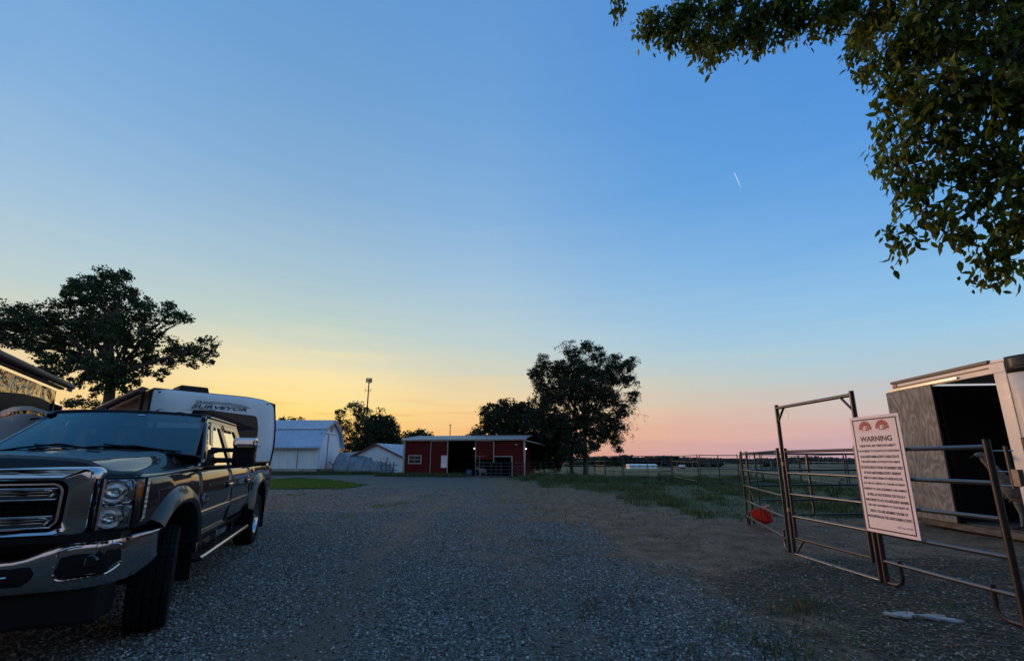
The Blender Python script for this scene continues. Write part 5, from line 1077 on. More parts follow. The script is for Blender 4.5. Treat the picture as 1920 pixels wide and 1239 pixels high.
# ------------------------------------------------------------------ travel trailer behind the pickup
rv = thing('travel_trailer', 'white travel trailer with curved nose and dark front window behind the pickup', 'travel trailer', (-8.57, 10.1, 0), math.atan2(.766, .643))
RW, RL = 2.78, 7.6
def rvx(side, z):     # gently bulged sides
    return 0.0 if side == 0 else RW+0.10*math.sin(max(0, min(1, (z-0.9)/2.0))*math.pi)
def rvtop(x): return 3.075-0.14*max(0, (x-1.9)/(RW-1.9))**2.4
def nose(x, z):       # depth of the front cap skin
    e = min(x, RW-x)/RW; zt = (z-0.9)/2.2
    return 0.16*(1-min(1, e/0.10))**2 + 0.10*max(0, zt-0.86)**1*7*0.3 + 0.22*max(0, 0.25-zt)
NX = [0, .004, .012, .03, .06, .10, .18, .3, .45, .6, .75, .85, .92, .96, .98, .992, 1.0]; NZ = [0, .03, .08, .15, .25, .4, .55, .7, .8, .88, .94, .975, .99, 1.0]
m_ = MB()
def capf(u, v):
    z = 0.88+v*(rvtop(u*RW)-0.88); x = u*(rvx(1, z)); y = nose(u*RW, z)
    if v > 0.97: y += (v-0.97)/0.03*0.05
    return Vector((x, y, z))
m_.grid(capf, NX, NZ); m_.build('front_cap', M['rv_white'], rv, smooth=True, solid=0.02)
m_ = MB(); m_.grid(lambda u, v: Vector((rvx(1, 0.88+v*2.07)+0.0, 0.16+u*(RL-0.16), 0.88+v*2.08)), [0, 1], [i/12 for i in range(13)]); m_.build('side_wall', M['rv_white'], rv, smooth=True)
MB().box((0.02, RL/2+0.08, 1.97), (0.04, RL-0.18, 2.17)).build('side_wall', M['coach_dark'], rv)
m_ = MB(); m_.grid(lambda u, v: Vector((u*RW, 0.06+v*(RL-0.06), rvtop(u*RW)+0.005)), [i/8 for i in range(9)], [0, 1]); m_.build('roof', M['rv_white'], rv)
MB().box((RW/2, RL, 1.9), (RW, 0.05, 2.1)).build('rear_wall', M['rv_white'], rv)
MB().box((RW/2, RL/2, 0.84), (RW-0.05, RL, 0.08)).build('underbelly', M['black'], rv)
# dark corner moulding along the right edge and left edge
MB().tube([Vector((rvx(1, z)+0.01, 0.17, z)) for z in np.linspace(0.85, 2.96, 12)], 0.028, 8).build('corner_moulding', M['black'], rv)
MB().tube([Vector((-0.01, 0.17, z)) for z in np.linspace(0.85, 3.03, 6)], 0.025, 8).build('corner_moulding', M['black'], rv)
def facep(x, z, off): return Vector((x, nose(x, z)-off, z))
# front window: rounded outline
def rounded(pts_, r=0.12, n=5):
    out = []; P_ = [Vector(p) for p in pts_]
    for i, p in enumerate(P_):
        a = (P_[i-1]-p).normalized(); b = (P_[(i+1) % len(P_)]-p).normalized()
        for k in range(n+1): t = k/n; out.append((p+a*r*(1-t)**2+b*r*t**2) if True else p)
    return out
wo = rounded([(0.10, 2.57), (1.2, 2.63), (2.30, 2.56), (2.37, 2.25), (2.37, 1.95), (0.9, 1.84), (0.10, 1.85)], 0.09)
w_ = MB(); w_.prism([facep(p.x, p.y, 0.004) for p in wo], (0, -0.012, 0)); w_.build('front_window', M['rv_window'], rv)
# crease panels low on the nose
for zc, xa in ((1.72, 0.3), (1.30, 0.2)):
    m_ = MB(); m_.tube([facep(x, zc+0.05*math.sin(x*1.2), 0.0) for x in np.linspace(xa, RW-0.12, 12)], 0.012, 6); m_.build('moulding_line', M['rv_grey'], rv)
gb = MB(); gb.prism([facep(x, z, 0.002) for x, z in ((1.27, 2.86), (1.6, 2.87), (1.9, 2.84), (2.15, 2.77), (2.1, 2.76), (1.6, 2.785), (1.27, 2.80))], (0, -0.003, 0)); gb.build('grey_swoosh', M['rv_grey'], rv)
text_part('GRAND', 0.41, 0.085, M['rv_text'], 'lettering', rv, (0.85, nose(0.9, 2.80)-0.008, 2.775), (1, 0, 0), (0, 0.03, 1), 0.002, bold=0.012, space=1.1)
text_part('SURVEYOR', 1.25, 0.092, M['rv_text'], 'lettering', rv, (0.785, nose(1.2, 2.7)-0.012, 2.668), (1, 0, 0), (0, 0.03, 1), 0.002, shear=0.3, bold=0.03)
MB().prism([facep(0.765, 2.640, 0.003), facep(1.3, 2.640, 0.003), facep(1.3, 2.648, 0.003), facep(0.77, 2.655, 0.003)], (0, -0.003, 0)).build('lettering_underline', M['rv_text'], rv)
for x, z in ((0.12, 2.99), (2.55, 2.92)): MB().box((x, nose(x, z)-0.01, z), (0.05, 0.02, 0.025)).build('marker_light', M['black'], rv, bevel=0.004)
ac = MB().box((0.98, 1.2, 3.19), (0.72, 0.9, 0.26), taper=(0.86, 0.86)); ac.build('roof_air_unit', M['coach_dark'], rv, bevel=0.03)
MB().box((0.35, 0.9, 3.10), (0.5, 0.5, 0.10)).build('roof_vent', M['rv_grey'], rv, bevel=0.02)
MB().box((2.62, 0.3, 2.965), (0.05, 0.35, 0.05)).build('gutter_spout', M['rv_grey'], rv)
# awning on the visible left side
MB().tube([(-0.16, 0.35, 3.04), (-0.30, 5.9, 2.98)], 0.075, 10).build('awning_tube', M['awning'], rv, smooth=True)
m_ = MB(); m_.add([(-0.03, 0.35, 3.08), (-0.15, 0.35, 3.11), (-0.28, 5.9, 3.05), (-0.03, 5.9, 3.02)], [(0, 1, 2, 3)]); m_.build('awning_fabric', M['awning'], rv, solid=0.01)
for y in (0.45, 5.7): MB().box((-0.12, y, 2.2), (0.07, 0.09, 1.75)).build('awning_arm', M['coach_dark'], rv)
MB().box((-0.03, 2.9, 1.9), (0.03, 1.4, 0.7)).build('side_window', M['rv_window'], rv)
# A-frame tongue, jack and wheels
for s in (0.5, RW-0.5): MB().tube([(s, 0.3, 0.55), (RW/2, -1.05, 0.50)], 0.05, 4).build('tongue_bar', M['black'], rv)
MB().tube([(RW/2, -0.75, 0.03), (RW/2, -0.75, 0.95)], 0.04, 8).build('tongue_jack', M['black'], rv)
for y in (4.2, 5.1):
    for x in (0.18, RW-0.18): MB().lathe([(0.02, -0.1), (0.2, -0.1), (0.35, -0.09), (0.36, 0), (0.35, 0.09), (0.2, 0.1), (0.02, 0.1)], 20, c=(x, y, 0.36), axis='X').build('wheel', M['rubber'], rv, smooth=True)

# ------------------------------------------------------------------ motor coach at the far left
cv = Vector((-13.1+9.0, 12.3-6.07)); ca_ = math.atan2(cv.y, cv.x)
co = thing('motor_coach', 'glossy bronze motor coach with rolled awning at the left edge', 'motorhome', (-9.0, 6.07, 0), ca_)
# local: x along the side, visible side is y=0 facing -y; body extends to +y
m_ = MB(); m_.grid(lambda u, v: Vector((0.5+u*6.45, -0.03*math.sin(v*3.1)+0.0, 0.45+v*2.82)), [i/30 for i in range(31)], [i/12 for i in range(13)]); m_.build('side_wall', M['coach'], co, smooth=True)
MB().box((3.72, 1.28, 1.86), (6.44, 2.5, 2.80)).build('body', M['coach_dark'], co, bevel=0.03)
def cpan(pts_, mt, name, off=0.045): MB().prism([(x, -off, z) for x, z in pts_], (0, 0.012, 0)).build(name, mt, co)
cpan([(0.6, 2.70), (2.5, 2.72), (3.5, 2.80), (4.6, 2.90), (5.6, 2.93), (6.3, 2.90), (6.93, 2.84), (6.93, 2.64), (5.3, 2.67), (4.6, 2.62), (3.9, 2.46), (3.4, 2.28), (0.6, 1.6)], M['coach_dark'], 'dark_band')
cpan([(3.2, 2.20), (3.7, 2.42), (4.2, 2.55), (4.7, 2.62), (5.3, 2.67), (6.93, 2.64), (6.93, 2.55), (5.3, 2.57), (4.7, 2.52), (4.2, 2.44), (3.7, 2.31), (3.2, 2.08)], M['coach_silver'], 'silver_arc', 0.05)
cpan([(3.2, 1.0), (3.2, 1.98), (3.7, 2.24), (4.2, 2.36), (4.7, 2.44), (5.3, 2.49), (6.93, 2.49), (6.93, 1.0)], M['coach_silver'], 'lower_panel', 0.05)
MB().tube([(0.4, -0.20, 3.42), (7.32, -0.20, 3.45)], 0.085, 12).build('awning_tube', M['awning'], co, smooth=True)
MB().box((3.7, -0.10, 3.34), (6.5, 0.10, 0.06)).build('awning_rail', M['awning'], co)
o = MB().tube([(7.0, -0.20, 3.33), (7.34, -0.20, 3.33)], 0.03, 6).tube([(7.34, -0.20, 3.33), (7.36, -0.20, 3.45)], 0.025, 6); o.build('awning_bracket', M['chrome_dull'], co)
MB().box((5.47, -0.42, 2.56), (0.62, 0.10, 0.42)).build('side_mirror', M['blackgloss'], co, bevel=0.03)
MB().box((5.47, -0.475, 2.70), (0.52, 0.012, 0.03)).build('mirror_trim', M['chrome_dull'], co)
MB().tube([(5.35, -0.05, 2.36), (5.35, -0.42, 2.42)], 0.025, 6).build('mirror_arm', M['black'], co)
for x in (1.8, 5.6): MB().lathe([(0.02, -0.12), (0.25, -0.12), (0.45, -0.10), (0.47, 0), (0.45, 0.10), (0.02, 0.1)], 22, c=(x, 0.15, 0.47), axis='Y').build('wheel', M['rubber'], co, smooth=True)

# ------------------------------------------------------------------ pickup truck
tk = thing('pickup_truck', 'dark blue black crew cab pickup with chrome grille and towing mirrors', 'pickup truck', (-3.572, 2.745, 0), 0.37)
# local axes: x = towards the driver's side (right in the picture), y = backwards from the front bumper, z up
FWY, RWY, WR = 0.97, 4.93, 0.415
def latz(z): return float(np.interp(z, [0.5, 0.62, 0.75, 0.88, 1.02, 1.14, 1.23, 1.29, 1.33], [.93, .965, .99, 1.0, 1.0, .992, .975, .945, .90]))
def nosew(y): return 1-0.075*max(0, (0.85-y)/0.75)**1.7 if y < 0.85 else 1.0
def arch(y, yc, a, b, zc=0.415):
    d = abs(y-yc)/a
    return zc+b*(1-d**2.4)**(1/2.4) if d < 1 else 0
def side_piece(name, y0, y1, zb, zt, s, n=18, mt='paint', rows=10, inset=0.0):
    m_ = MB(); ys_ = [y0+(y1-y0)*i/n for i in range(n+1)]
    for yc, a in ((FWY, .53), (RWY, .53)):
        for q in (yc-a, yc+a, yc-a*0.97, yc+a*0.97, yc-a*0.9, yc+a*0.9):
            if y0 < q < y1: ys_.append(q)
    ys_ = sorted(set(ys_))
    def f(y, v):
        b = max(zb(y), arch(y, FWY, .53, .60), arch(y, RWY, .53, .60)); t = zt(y); b = min(b, t-0.02)
        z = b+(t-b)*v; return Vector((s*(latz(z)-inset)*nosew(y), y, z))
    m_.grid(f, ys_, [i/rows for i in range(rows+1)])
    return m_.build(name, M[mt], tk, smooth=True, solid=0.02)
hoodedge = lambda y: 1.275+0.035*min(1, max(0, (y-0.3)/1.3))
rock = lambda y: 0.60
for s in (1, -1):
    side_piece('fender', 0.20, 1.515, lambda y: 0.60 if y > 0.97 else 0.90, hoodedge, s, 26)
    side_piece('front_door', 1.525, 2.855, rock, lambda y: 1.31, s, 12)
    side_piece('rear_door', 2.865, 4.055, lambda y: 0.60 if y < 3.75 else 0.60+(y-3.75)*0.35, lambda y: 1.31, s, 12)
    side_piece('bed_side', 4.075, 6.20, lambda y: 0.66, lambda y: 1.33, s, 30)
    # flares
    for yc in (FWY, RWY):
        fl = MB(); rows = [(0.53, 0.60, 0.90), (0.53, 0.60, 1.045), (0.565, 0.635, 1.062), (0.62, 0.69, 1.045), (0.665, 0.735, 1.004), (0.68, 0.75, 0.985)]
        def ff(u, v):
            t0 = 0.22; t1 = (math.pi-0.72) if yc < 2 else (math.pi-0.22); t = t0+u*(t1-t0); a, b, x = rows[int(v)]; c, si = math.cos(t), math.sin(t)
            e = 2/2.4; y = yc+a*math.copysign(abs(c)**e, c); z = 0.415+b*math.copysign(abs(si)**e, si)
            k = nosew(y)
            x2 = x if x > 1.0 else x
            return Vector((s*x2*(k if v > 2 else k), y, z))
        fl.grid(ff, [i/36 for i in range(37)], list(range(6))); fl.build('wheel_flare', M['paint2'], tk, smooth=True, weld=True)
    # rocker, body moulding
    MB().prism([(s*0.955, 1.50, 0.60), (s*0.955, 4.05, 0.60), (s*0.90, 4.05, 0.50), (s*0.90, 1.50, 0.50)], (s*-0.10, 0, 0)).build('rocker', M['paint2'], tk)
    MB().box((s*0.968, 2.2, 0.613), (0.02, 1.35, 0.02)).build('rocker_trim', M['chrome_dull'], tk)
    for y0, y1, mt in ((1.545, 2.84, 'chrome_dull'), (2.88, 3.98, 'paint2')): MB().box((s*1.006, (y0+y1)/2, 0.845), (0.022, y1-y0, 0.05)).build('body_moulding', M[mt if s == 1 else 'paint2'], tk, bevel=0.006)
    # running board
    rb_ = MB().box((s*0.965, 2.78, 0.40), (0.17, 2.38, 0.035)); rbo = rb_.build('running_board', M['black'], tk, bevel=0.012)
    MB().tube([(s*1.045, 1.62, 0.405), (s*1.055, 1.70, 0.408), (s*1.055, 3.9, 0.408), (s*1.045, 3.97, 0.405)], 0.026, 10).build('step_tube', M['chrome_dull'], rbo, smooth=True)
    for k in range(24): MB().box((s*0.965, 1.75+k*0.092, 0.42), (0.12, 0.03, 0.008)).build('tread_rib', M['black'], rbo) if k % 2 == 0 else None
    for y in (1.95, 2.75, 3.55): MB().box((s*0.90, y, 0.46), (0.06, 0.05, 0.14)).build('bracket', M['chrome_dull' if y < 3 else 'black'], rbo)
    # door handles
    for y in (2.72, 3.86):
        h_ = MB().box((s*1.018, y, 1.085), (0.03, 0.18, 0.035)); ho = h_.build('door_handle', M['chrome'], tk, bevel=0.012); MB().box((s*1.0, y, 1.085), (0.012, 0.21, 0.07)).build('handle_cup', M['black'], ho, bevel=0.02)
        MB().lathe([(0.0, 0.006), (0.012, 0.006), (0.014, 0)], 12, c=(s*1.0, y+0.15, 1.05), axis='X').build('keyhole', M['chrome_dull'], ho)
    # mirror: two arms + tall body
    mi = MB(); mi.box((s*1.26, 2.02, 1.47), (0.23, 0.14, 0.30)); mo = mi.build('towing_mirror', M['black'], tk, bevel=0.035, segs=3)
    MB().box((s*1.26, 2.005, 1.585), (0.235, 0.155, 0.11)).build('mirror_cap', M['chrome'], mo, bevel=0.03, segs=3)
    MB().box((s*1.265, 1.935, 1.545), (0.16, 0.03, 0.05)).build('cap_slot', M['blackgloss'], mo, bevel=0.008)
    MB().box((s*1.373, 2.0, 1.43), (0.018, 0.06, 0.10)).build('turn_signal', M['redlens'], mo, bevel=0.006)
    MB().box((s*1.26, 2.092, 1.50), (0.19, 0.008, 0.20)).build('mirror_glass', M['chrome'], mo)
    for z, w in ((1.50, 0.045), (1.385, 0.05)): MB().tube([(s*0.93, 2.0, z-0.01), (s*1.0, 2.01, z), (s*1.17, 2.02, z)], [w, w*0.62, w*0.55], 10).build('mirror_arm', M['black'], mo, smooth=True)
    MB().prism([(s*0.935, 1.83, 1.32), (s*0.935, 2.10, 1.32), (s*0.90, 2.10, 1.52), (s*0.905, 1.95, 1.50)], (s*0.03, 0, 0)).build('mirror_sail', M['black'], tk, bevel=0.01)
    # fender vent and belt strip
    MB().prism([(s*0.955, 1.58, 1.33), (s*0.955, 1.83, 1.33), (s*0.925, 1.83, 1.40), (s*0.95, 1.60, 1.355)], (s*-0.02, 0, 0)).build('cowl_vent', M['chrome'], tk)
    for k in range(3): MB().box((s*0.962, 1.70, 1.335+k*0.018), (0.01, 0.16+0.0*k, 0.006)).build('vent_fin', M['black'], tk)
    MB().box((s*0.925, 2.88, 1.318), (0.045, 2.1, 0.016)).build('belt_strip', M['chrome_dull'], tk)
    MB().box((s*0.965, 6.18, 1.05), (0.08, 0.06, 0.34)).build('tail_lamp', M['redlens'], tk, bevel=0.01)
    # mudflaps
    MB().box((s*0.90, 5.60, 0.42), (0.26, 0.012, 0.50)).build('mudflap', M['black'], tk)
    MB().box((s*0.88, 1.58, 0.42), (0.22, 0.012, 0.40)).build('mudflap', M['black'], tk)
# fuel door and badge (driver's side)
MB().prism([(1.003, y, z) for y, z in ((4.28, 1.04), (4.46, 1.06), (4.47, 0.92), (4.29, 0.90))], (0.006, 0, 0)).build('fuel_door', M['paint'], tk)
bd = MB(); bd.lathe([(0.055, 0), (0.068, 0), (0.068, 0.012), (0.055, 0.012), (0.055, 0)], 28, c=(1.0, 1.72, 0.975), axis='X'); bd.box((1.009, 1.72, 0.975), (0.014, 0.24, 0.020)).box((1.008, 1.72, 0.975), (0.012, 0.016, 0.12)); bd.build('door_badge', M['chrome_dull'], tk)
# hood
def hood(u, v):
    x = -0.965+1.93*u; y = 0.16+1.50*v; ax_ = abs(x)
    dome = float(sstep(0.80, 0.60, ax_)); crown = 1.395+0.115*v-0.04*(ax_/0.7)**2*dome
    edge = 1.28+0.06*v; z = edge+(crown-edge)*dome
    cv_ = max(0, 1-v/0.09); z -= 0.055*cv_**2
    if ax_ > 0.9: z -= 0.02*((ax_-0.9)/0.065)**2
    y += 0.10*(ax_/0.97)**2*(1-v)
    return Vector((x*nosew(y)*1.0, y, z))
hu = sorted(set([i/30 for i in range(31)]+[0.005, 0.015, 0.985, 0.995, 0.10, 0.12, 0.14, 0.16, 0.84, 0.86, 0.88, 0.90])); hv = [0, .01, .025, .045, .07, .1, .15, .2, .3, .4, .5, .6, .7, .8, .9, 1]
m_ = MB(); m_.grid(hood, hu, hv); m_.build('hood', M['paint'], tk, smooth=True, solid=0.02)
MB().box((0.20, 1.25, 1.486), (0.10, 0.03, 0.012)).build('washer_nozzle', M['black'], tk, bevel=0.004); MB().box((-0.20, 1.25, 1.486), (0.10, 0.03, 0.012)).build('washer_nozzle', M['black'], tk, bevel=0.004)
# wrap-around dark hood deflector
m_ = MB()
def defl(u, v):
    p = hood(u, 0.0); p2 = hood(u, 0.10); z = p.z-0.02+v*(p2.z+0.045-p.z); return Vector((p.x*(1.005), p.y-0.045+0.075*v*v, z+0.0))
m_.grid(defl, hu, [0, .25, .5, .75, 1]); m_.build('hood_deflector', M['deflector'], tk, smooth=True, solid=0.008)
# grille: chrome surround, two bars, mesh, emblem
def rrect(w, zb, zt, r, y, n=6):
    out = []
    for cx_, cz_, a0_ in ((w-r, zt-r, 0), (-w+r, zt-r, 90), (-w+r, zb+r, 180), (w-r, zb+r, 270)):
        for k in range(n+1): a = R(a0_+90*k/n); out.append(Vector((cx_+r*math.cos(a), y, cz_+r*math.sin(a))))
    return out
gr = MB(); rings = [rrect(0.735, 0.86, 1.345, 0.06, 0.17), rrect(0.735, 0.86, 1.345, 0.06, 0.075), rrect(0.715, 0.875, 1.33, 0.06, 0.045), rrect(0.62, 0.905, 1.275, 0.07, 0.030), rrect(0.595, 0.92, 1.258, 0.07, 0.045), rrect(0.585, 0.93, 1.25, 0.07, 0.13)]
for r_ in rings:
    for p in r_: p.y += 0.055*(p.x/0.73)**2
n_ = len(rings[0]); vs = [p for r_ in rings for p in r_]; gr.add(vs, [(i*n_+k, i*n_+(k+1) % n_, (i+1)*n_+(k+1) % n_, (i+1)*n_+k) for i in range(5) for k in range(n_)])
gro = gr.build('grille_surround', M['chrome'], tk, smooth=True)
ir = MB(); rings = [rrect(0.568, 0.938, 1.243, 0.06, 0.10), rrect(0.560, 0.944, 1.236, 0.06, 0.065), rrect(0.545, 0.952, 1.226, 0.05, 0.065), rrect(0.540, 0.957, 1.221, 0.05, 0.12)]
for r_ in rings:
    for p in r_: p.y += 0.05*(p.x/0.6)**2
n_ = len(rings[0]); vs = [p for r_ in rings for p in r_]; ir.add(vs, [(i*n_+k, i*n_+(k+1) % n_, (i+1)*n_+(k+1) % n_, (i+1)*n_+k) for i in range(3) for k in range(n_)])
ir.build('inner_ring', M['chrome_dull'], gro, smooth=True)
for zc in (1.167, 0.985):
    b = MB(); b.grid(lambda u, v: Vector(((-0.535+1.07*u), 0.055+0.05*((-0.535+1.07*u)/0.6)**2+0.03*math.cos(v*math.pi*2)*-1+0.02, zc+0.043*math.sin((v-0.5)*math.pi))), [i/14 for i in range(15)], [i/8 for i in range(9)]); b.build('grille_bar', M['chrome'], gro, smooth=True, solid=0.01)
gm = MB().box((0, 0.165, 1.09), (1.18, 0.02, 0.34)); 
for k in range(9): gm.box((0, 0.14, 0.95+k*0.035), (1.12, 0.02, 0.007))
for k in range(23): gm.box((-0.55+k*0.05, 0.142, 1.09), (0.007, 0.018, 0.30))
gm.build('grille_mesh', M['black'], gro)
em = MB().ball((0, 0.03, 1.085), 0.12, 24, 10, (1.1, 0.15, 0.5)); em.build('front_emblem', M['chrome'], gro, smooth=True)
# headlights
for s in (1, -1):
    def hp(x, z, off=0.0):     # outer lens surface: wraps round the corner
        k = max(0, (x-0.76)/0.24); return Vector((s*(x+off*0.6*k), 0.085+0.10*(x/0.97)**2*0.6+0.11*k**2-off, z))
    hx = [0.755, 0.79, 0.84, 0.89, 0.93, 0.955, 0.972]
    def hz(x, v): zb = 0.905+0.02*(x-0.75)+0.0; zt = 1.262+0.005*(x-.75); zb += 0.10*max(0, (x-0.92)/0.05)**2*0.6; return zb+(zt-zb)*v
    ho = MB(); ho.grid(lambda x, v: hp(x, hz(x, v))+Vector((0, 0.075, 0)), hx, [0, .25, .5, .75, 1]); house = ho.build('headlight', M['silver'], tk, smooth=True)
    fr = MB()
    edge_ = [hp(x, hz(x, 0), 0.0) for x in hx]+[hp(hx[-1], hz(hx[-1], v), 0.0) for v in (0.3, 0.6, 1)]+[hp(x, hz(x, 1), 0.0) for x in reversed(hx[:-1])]+[hp(hx[0], hz(hx[0], v), 0.0) for v in (0.6, 0.3, 0)]
    fr.tube(edge_, 0.009, 6); fr.build('lamp_bezel', M['black'], house)
    dv_ = MB(); dv_.grid(lambda x, v: hp(x, 1.075+0.02*v, 0.0)+Vector((0, 0.09*(1-0), 0)) if v < 0.5 else hp(x, 1.085, 0.004), hx, [0, 1]); dv_.build('lamp_divider', M['chrome'], house)
    for (x, z, r) in ((0.838, 1.17, 0.068), (0.835, 0.995, 0.066)):
        rf_ = MB(); prof = [(r*math.sin(a), 0.075*(1-math.cos(a))) for a in np.linspace(0.15, 1.45, 7)]
        rf_.lathe([(p[0]*1.05, 0.165-p[1]) for p in prof], 24, c=(s*x, 0.02, z), axis='Y'); 
        rf_.v = [(s*x+(p[0]-s*x)*1.15, p[1], z+(p[2]-z)*1.08) for p in rf_.v]; q5 = [hp(x+a*0.078, z+b*0.080, 0.0)+Vector((0, 0.02, 0)) for a, b in ((-1,.7),(-.8,1),(.8,1),(1,.7),(1,-.7),(.8,-1),(-.8,-1),(-1,-.7),(-1,.7))]; MB().tube(q5, 0.006, 6).build('lamp_rim', M['chrome'], house); rf_.build('reflector', M['reflector'], house, smooth=True)
        MB().ball((s*x, 0.135, z), 0.018, 10, 8).build('bulb', M['lens'], house, smooth=True)
        MB().box((s*x, 0.215, z), (0.19, 0.02, 0.15)).build('lamp_box', M['silver'], house)
    am = MB(); am.grid(lambda x, v: hp(x, 1.11+0.125*v, -0.012), [0.915, 0.935, 0.955, 0.970], [0, .33, .66, 1]); am.build('turn_lens', M['amber'], house, smooth=True, solid=0.01)
    ln_ = MB(); ln_.grid(lambda x, v: hp(x, hz(x, v)), hx, [0, .25, .5, .75, 1]); ln_.build('lens', M['lens'], house, smooth=True)
    tr_ = MB(); tr_.grid(lambda x, v: hp(x, hz(x, v), 0.002), [0.755, 0.765, 0.775], [0, 1]); tr_.build('lamp_frame', M['chrome_dull'], house)
# bumper
def bump(x, v):
    ax_ = abs(x); dip = float(sstep(0.42, 0.66, ax_)); zt = 0.775+0.085*dip+0.015*max(0, (ax_-0.8)/0.2); zb = 0.555+0.025*max(0, (ax_-0.75)/0.2)+0.10*max(0, (ax_-0.93)/0.09)**2
    y = -0.035+0.06*(ax_/0.7)**2*0.5+0.30*max(0, (ax_-0.80)/0.22)**2
    prof = [(0.10, 1.0, 0.0), (0.035, 1.0, 0), (0.0, 0.965, 0), (-0.005, 0.90, 0), (0.004, 0.5, 0), (0.02, 0.12, 0), (0.05, 0.0, 0), (0.14, -0.02, 0)][v]
    return Vector((x*1.045, y+prof[0], zb+(zt-zb)*prof[1]))
xs_ = [-1.02, -1.0, -.96, -.92, -.88, -.84, -.8, -.7, -.62, -.55, -.48, -.42, -.3, -.15]; xs_ = xs_+[0]+[-x for x in reversed(xs_)]
b = MB(); b.grid(bump, xs_, list(range(8))); bo = b.build('front_bumper', M['chrome'], tk, smooth=True, solid=0.004)
for s in (1, -1):
    def bsurf(x, z, o): return Vector((s*x, bump(abs(x)/1.045, 4).y-o, z))
    fg = rounded([(0.665, 0.795), (0.73, 0.815), (0.925, 0.815), (0.935, 0.70), (0.89, 0.655), (0.68, 0.640), (0.655, 0.665)], 0.022, 3)
    fr2 = MB(); fx = [.655, .665, .68, .70, .73, .77, .81, .85, .89, .92, .935, .945]
    fr2.grid(lambda x, v: bsurf(x, float(np.interp(x, [.655, .68, .89, .945], [.672, .642, .657, .72]))*(1-v)+v*float(np.interp(x, [.655, .665, .73, .93, .945], [.71, .785, .815, .815, .76])), 0.003+0.004*math.sin(v*3.1)), fx, [0, .2, .4, .6, .8, 1]); fr2.build('fog_recess', M['black'], bo, recalc=True)
    fo = rounded([(0.650, 0.81), (0.72, 0.83), (0.942, 0.83), (0.953, 0.69), (0.90, 0.640), (0.67, 0.625), (0.640, 0.655)], 0.03, 3)
    MB().tube([bsurf(p.x, p.y, 0.006) for p in fo]+[bsurf(fo[0].x, fo[0].y, 0.006)], 0.007, 6).build('recess_lip', M['chrome'], bo, smooth=True)
    MB().lathe([(0.0, -0.012), (0.034, -0.012), (0.042, 0.0), (0.042, 0.02)], 20, c=(s*0.82, bsurf(0.82, 0.7, 0.012).y-0.004, 0.735), axis='Y').build('fog_lamp', M['blackgloss'], bo, smooth=True)
    MB().box((s*0.80, bsurf(0.80, 0.7, 0.012).y-0.014, 0.738), (0.006, 0.006, 0.045)).build('fog_glint', M['chrome'], bo)
sl_ = rounded([(-0.50, 0.735), (0.50, 0.735), (0.545, 0.70), (0.52, 0.61), (-0.52, 0.61), (-0.545, 0.70)], 0.03, 3)
sl2 = MB(); sl2.grid(lambda x, v: Vector((x, bump(abs(x)/1.045, 4).y-0.004-0.004*math.sin(v*3.1), float(np.interp(abs(x), [0, .50, .53, .545], [.61, .61, .635, .67]))*(1-v)+v*float(np.interp(abs(x), [0, .50, .53, .545], [.74, .74, .72, .69])))), [-.545, -.53, -.5, -.4, -.2, 0, .2, .4, .5, .53, .545], [0, .25, .5, .75, 1]); sl2.build('air_slot', M['black'], bo)
for s in (1, -1): MB().tube([(s*0.36, -0.055, 0.672), (s*0.44, -0.052, 0.676)], 0.007, 6).build('slot_bar', M['chrome'], bo)
MB().box((0, 0.22, 0.44), (1.72, 0.28, 0.24)).build('air_dam', M['black'], tk, bevel=0.03)  # air dam deepened to fill in the black shadow below the bumper
MB().box((0, 0.15, 0.875), (1.86, 0.16, 0.05)).build('bumper_filler', M['black'], tk)
# front wall behind grille, engine bay, wheel wells, chassis
MB().box((0, 0.30, 1.04), (1.72, 0.14, 0.34)).build('radiator_support', M['black'], tk)
MB().box((0, 0.9, 0.95), (1.20, 1.2, 0.62)).build('engine_bay', M['black'], tk)
MB().box((0, 1.62, 0.98), (1.84, 0.10, 0.74)).build('firewall', M['black'], tk)
for y in (FWY, RWY): MB().box((0, y, 1.10), (1.86, 1.20, 0.10)).build('wheel_well', M['black'], tk)
for x in (-0.42, 0.42): MB().box((x, 3.1, 0.52), (0.10, 5.8, 0.16)).build('frame_rail', M['black'], tk)
MB().box((0, 2.85, 0.58), (1.84, 2.5, 0.06)).build('cab_floor', M['black'], tk)
MB().tube([(-0.75, RWY, WR), (0.75, RWY, WR)], 0.06, 10).ball((0, RWY, WR), 0.19).build('rear_axle', M['black'], tk); MB().tube([(-0.72, FWY, WR), (0.72, FWY, WR)], 0.05, 10).build('front_axle', M['black'], tk)
# windscreen
WS = [(-0.88, 1.70, 1.385), (0.88, 1.70, 1.385), (0.735, 2.40, 1.885), (-0.735, 2.40, 1.885)]
def wsf(u, v, off=0.0):
    x = (0.86-0.145*v)*(2*u-1); y = 1.60+0.74*v+0.13*(2*u-1)**2; z = 1.470+0.460*v-0.035*(2*u-1)**2*(1-0.5*v); return Vector((x, y-off*0.6, z+off*0.8))
m_ = MB(); m_.grid(lambda u, v: wsf(u, v), [i/16 for i in range(17)], [i/8 for i in range(9)]); m_.build('windscreen', M['ws'], tk, smooth=True)
fr_ = MB()
for (u0, u1, v0, v1) in ((0, 1, 0, .04), (0, 1, .975, 1), (0, .02, .04, .975), (.98, 1, .04, .975)): fr_.grid(lambda u, v: wsf(u0+(u1-u0)*u, v0+(v1-v0)*v, 0.004), [i/16 for i in range(17)], [0, .5, 1])
fr_.build('windscreen_border', M['blackgloss'], tk, smooth=True)
MB().add([wsf(.575, .90, .006), wsf(.615, .90, .006), wsf(.615, .925, .006), wsf(.575, .925, .006)], [(0, 1, 2, 3)]).build('inspection_sticker', M['sticker'], tk)
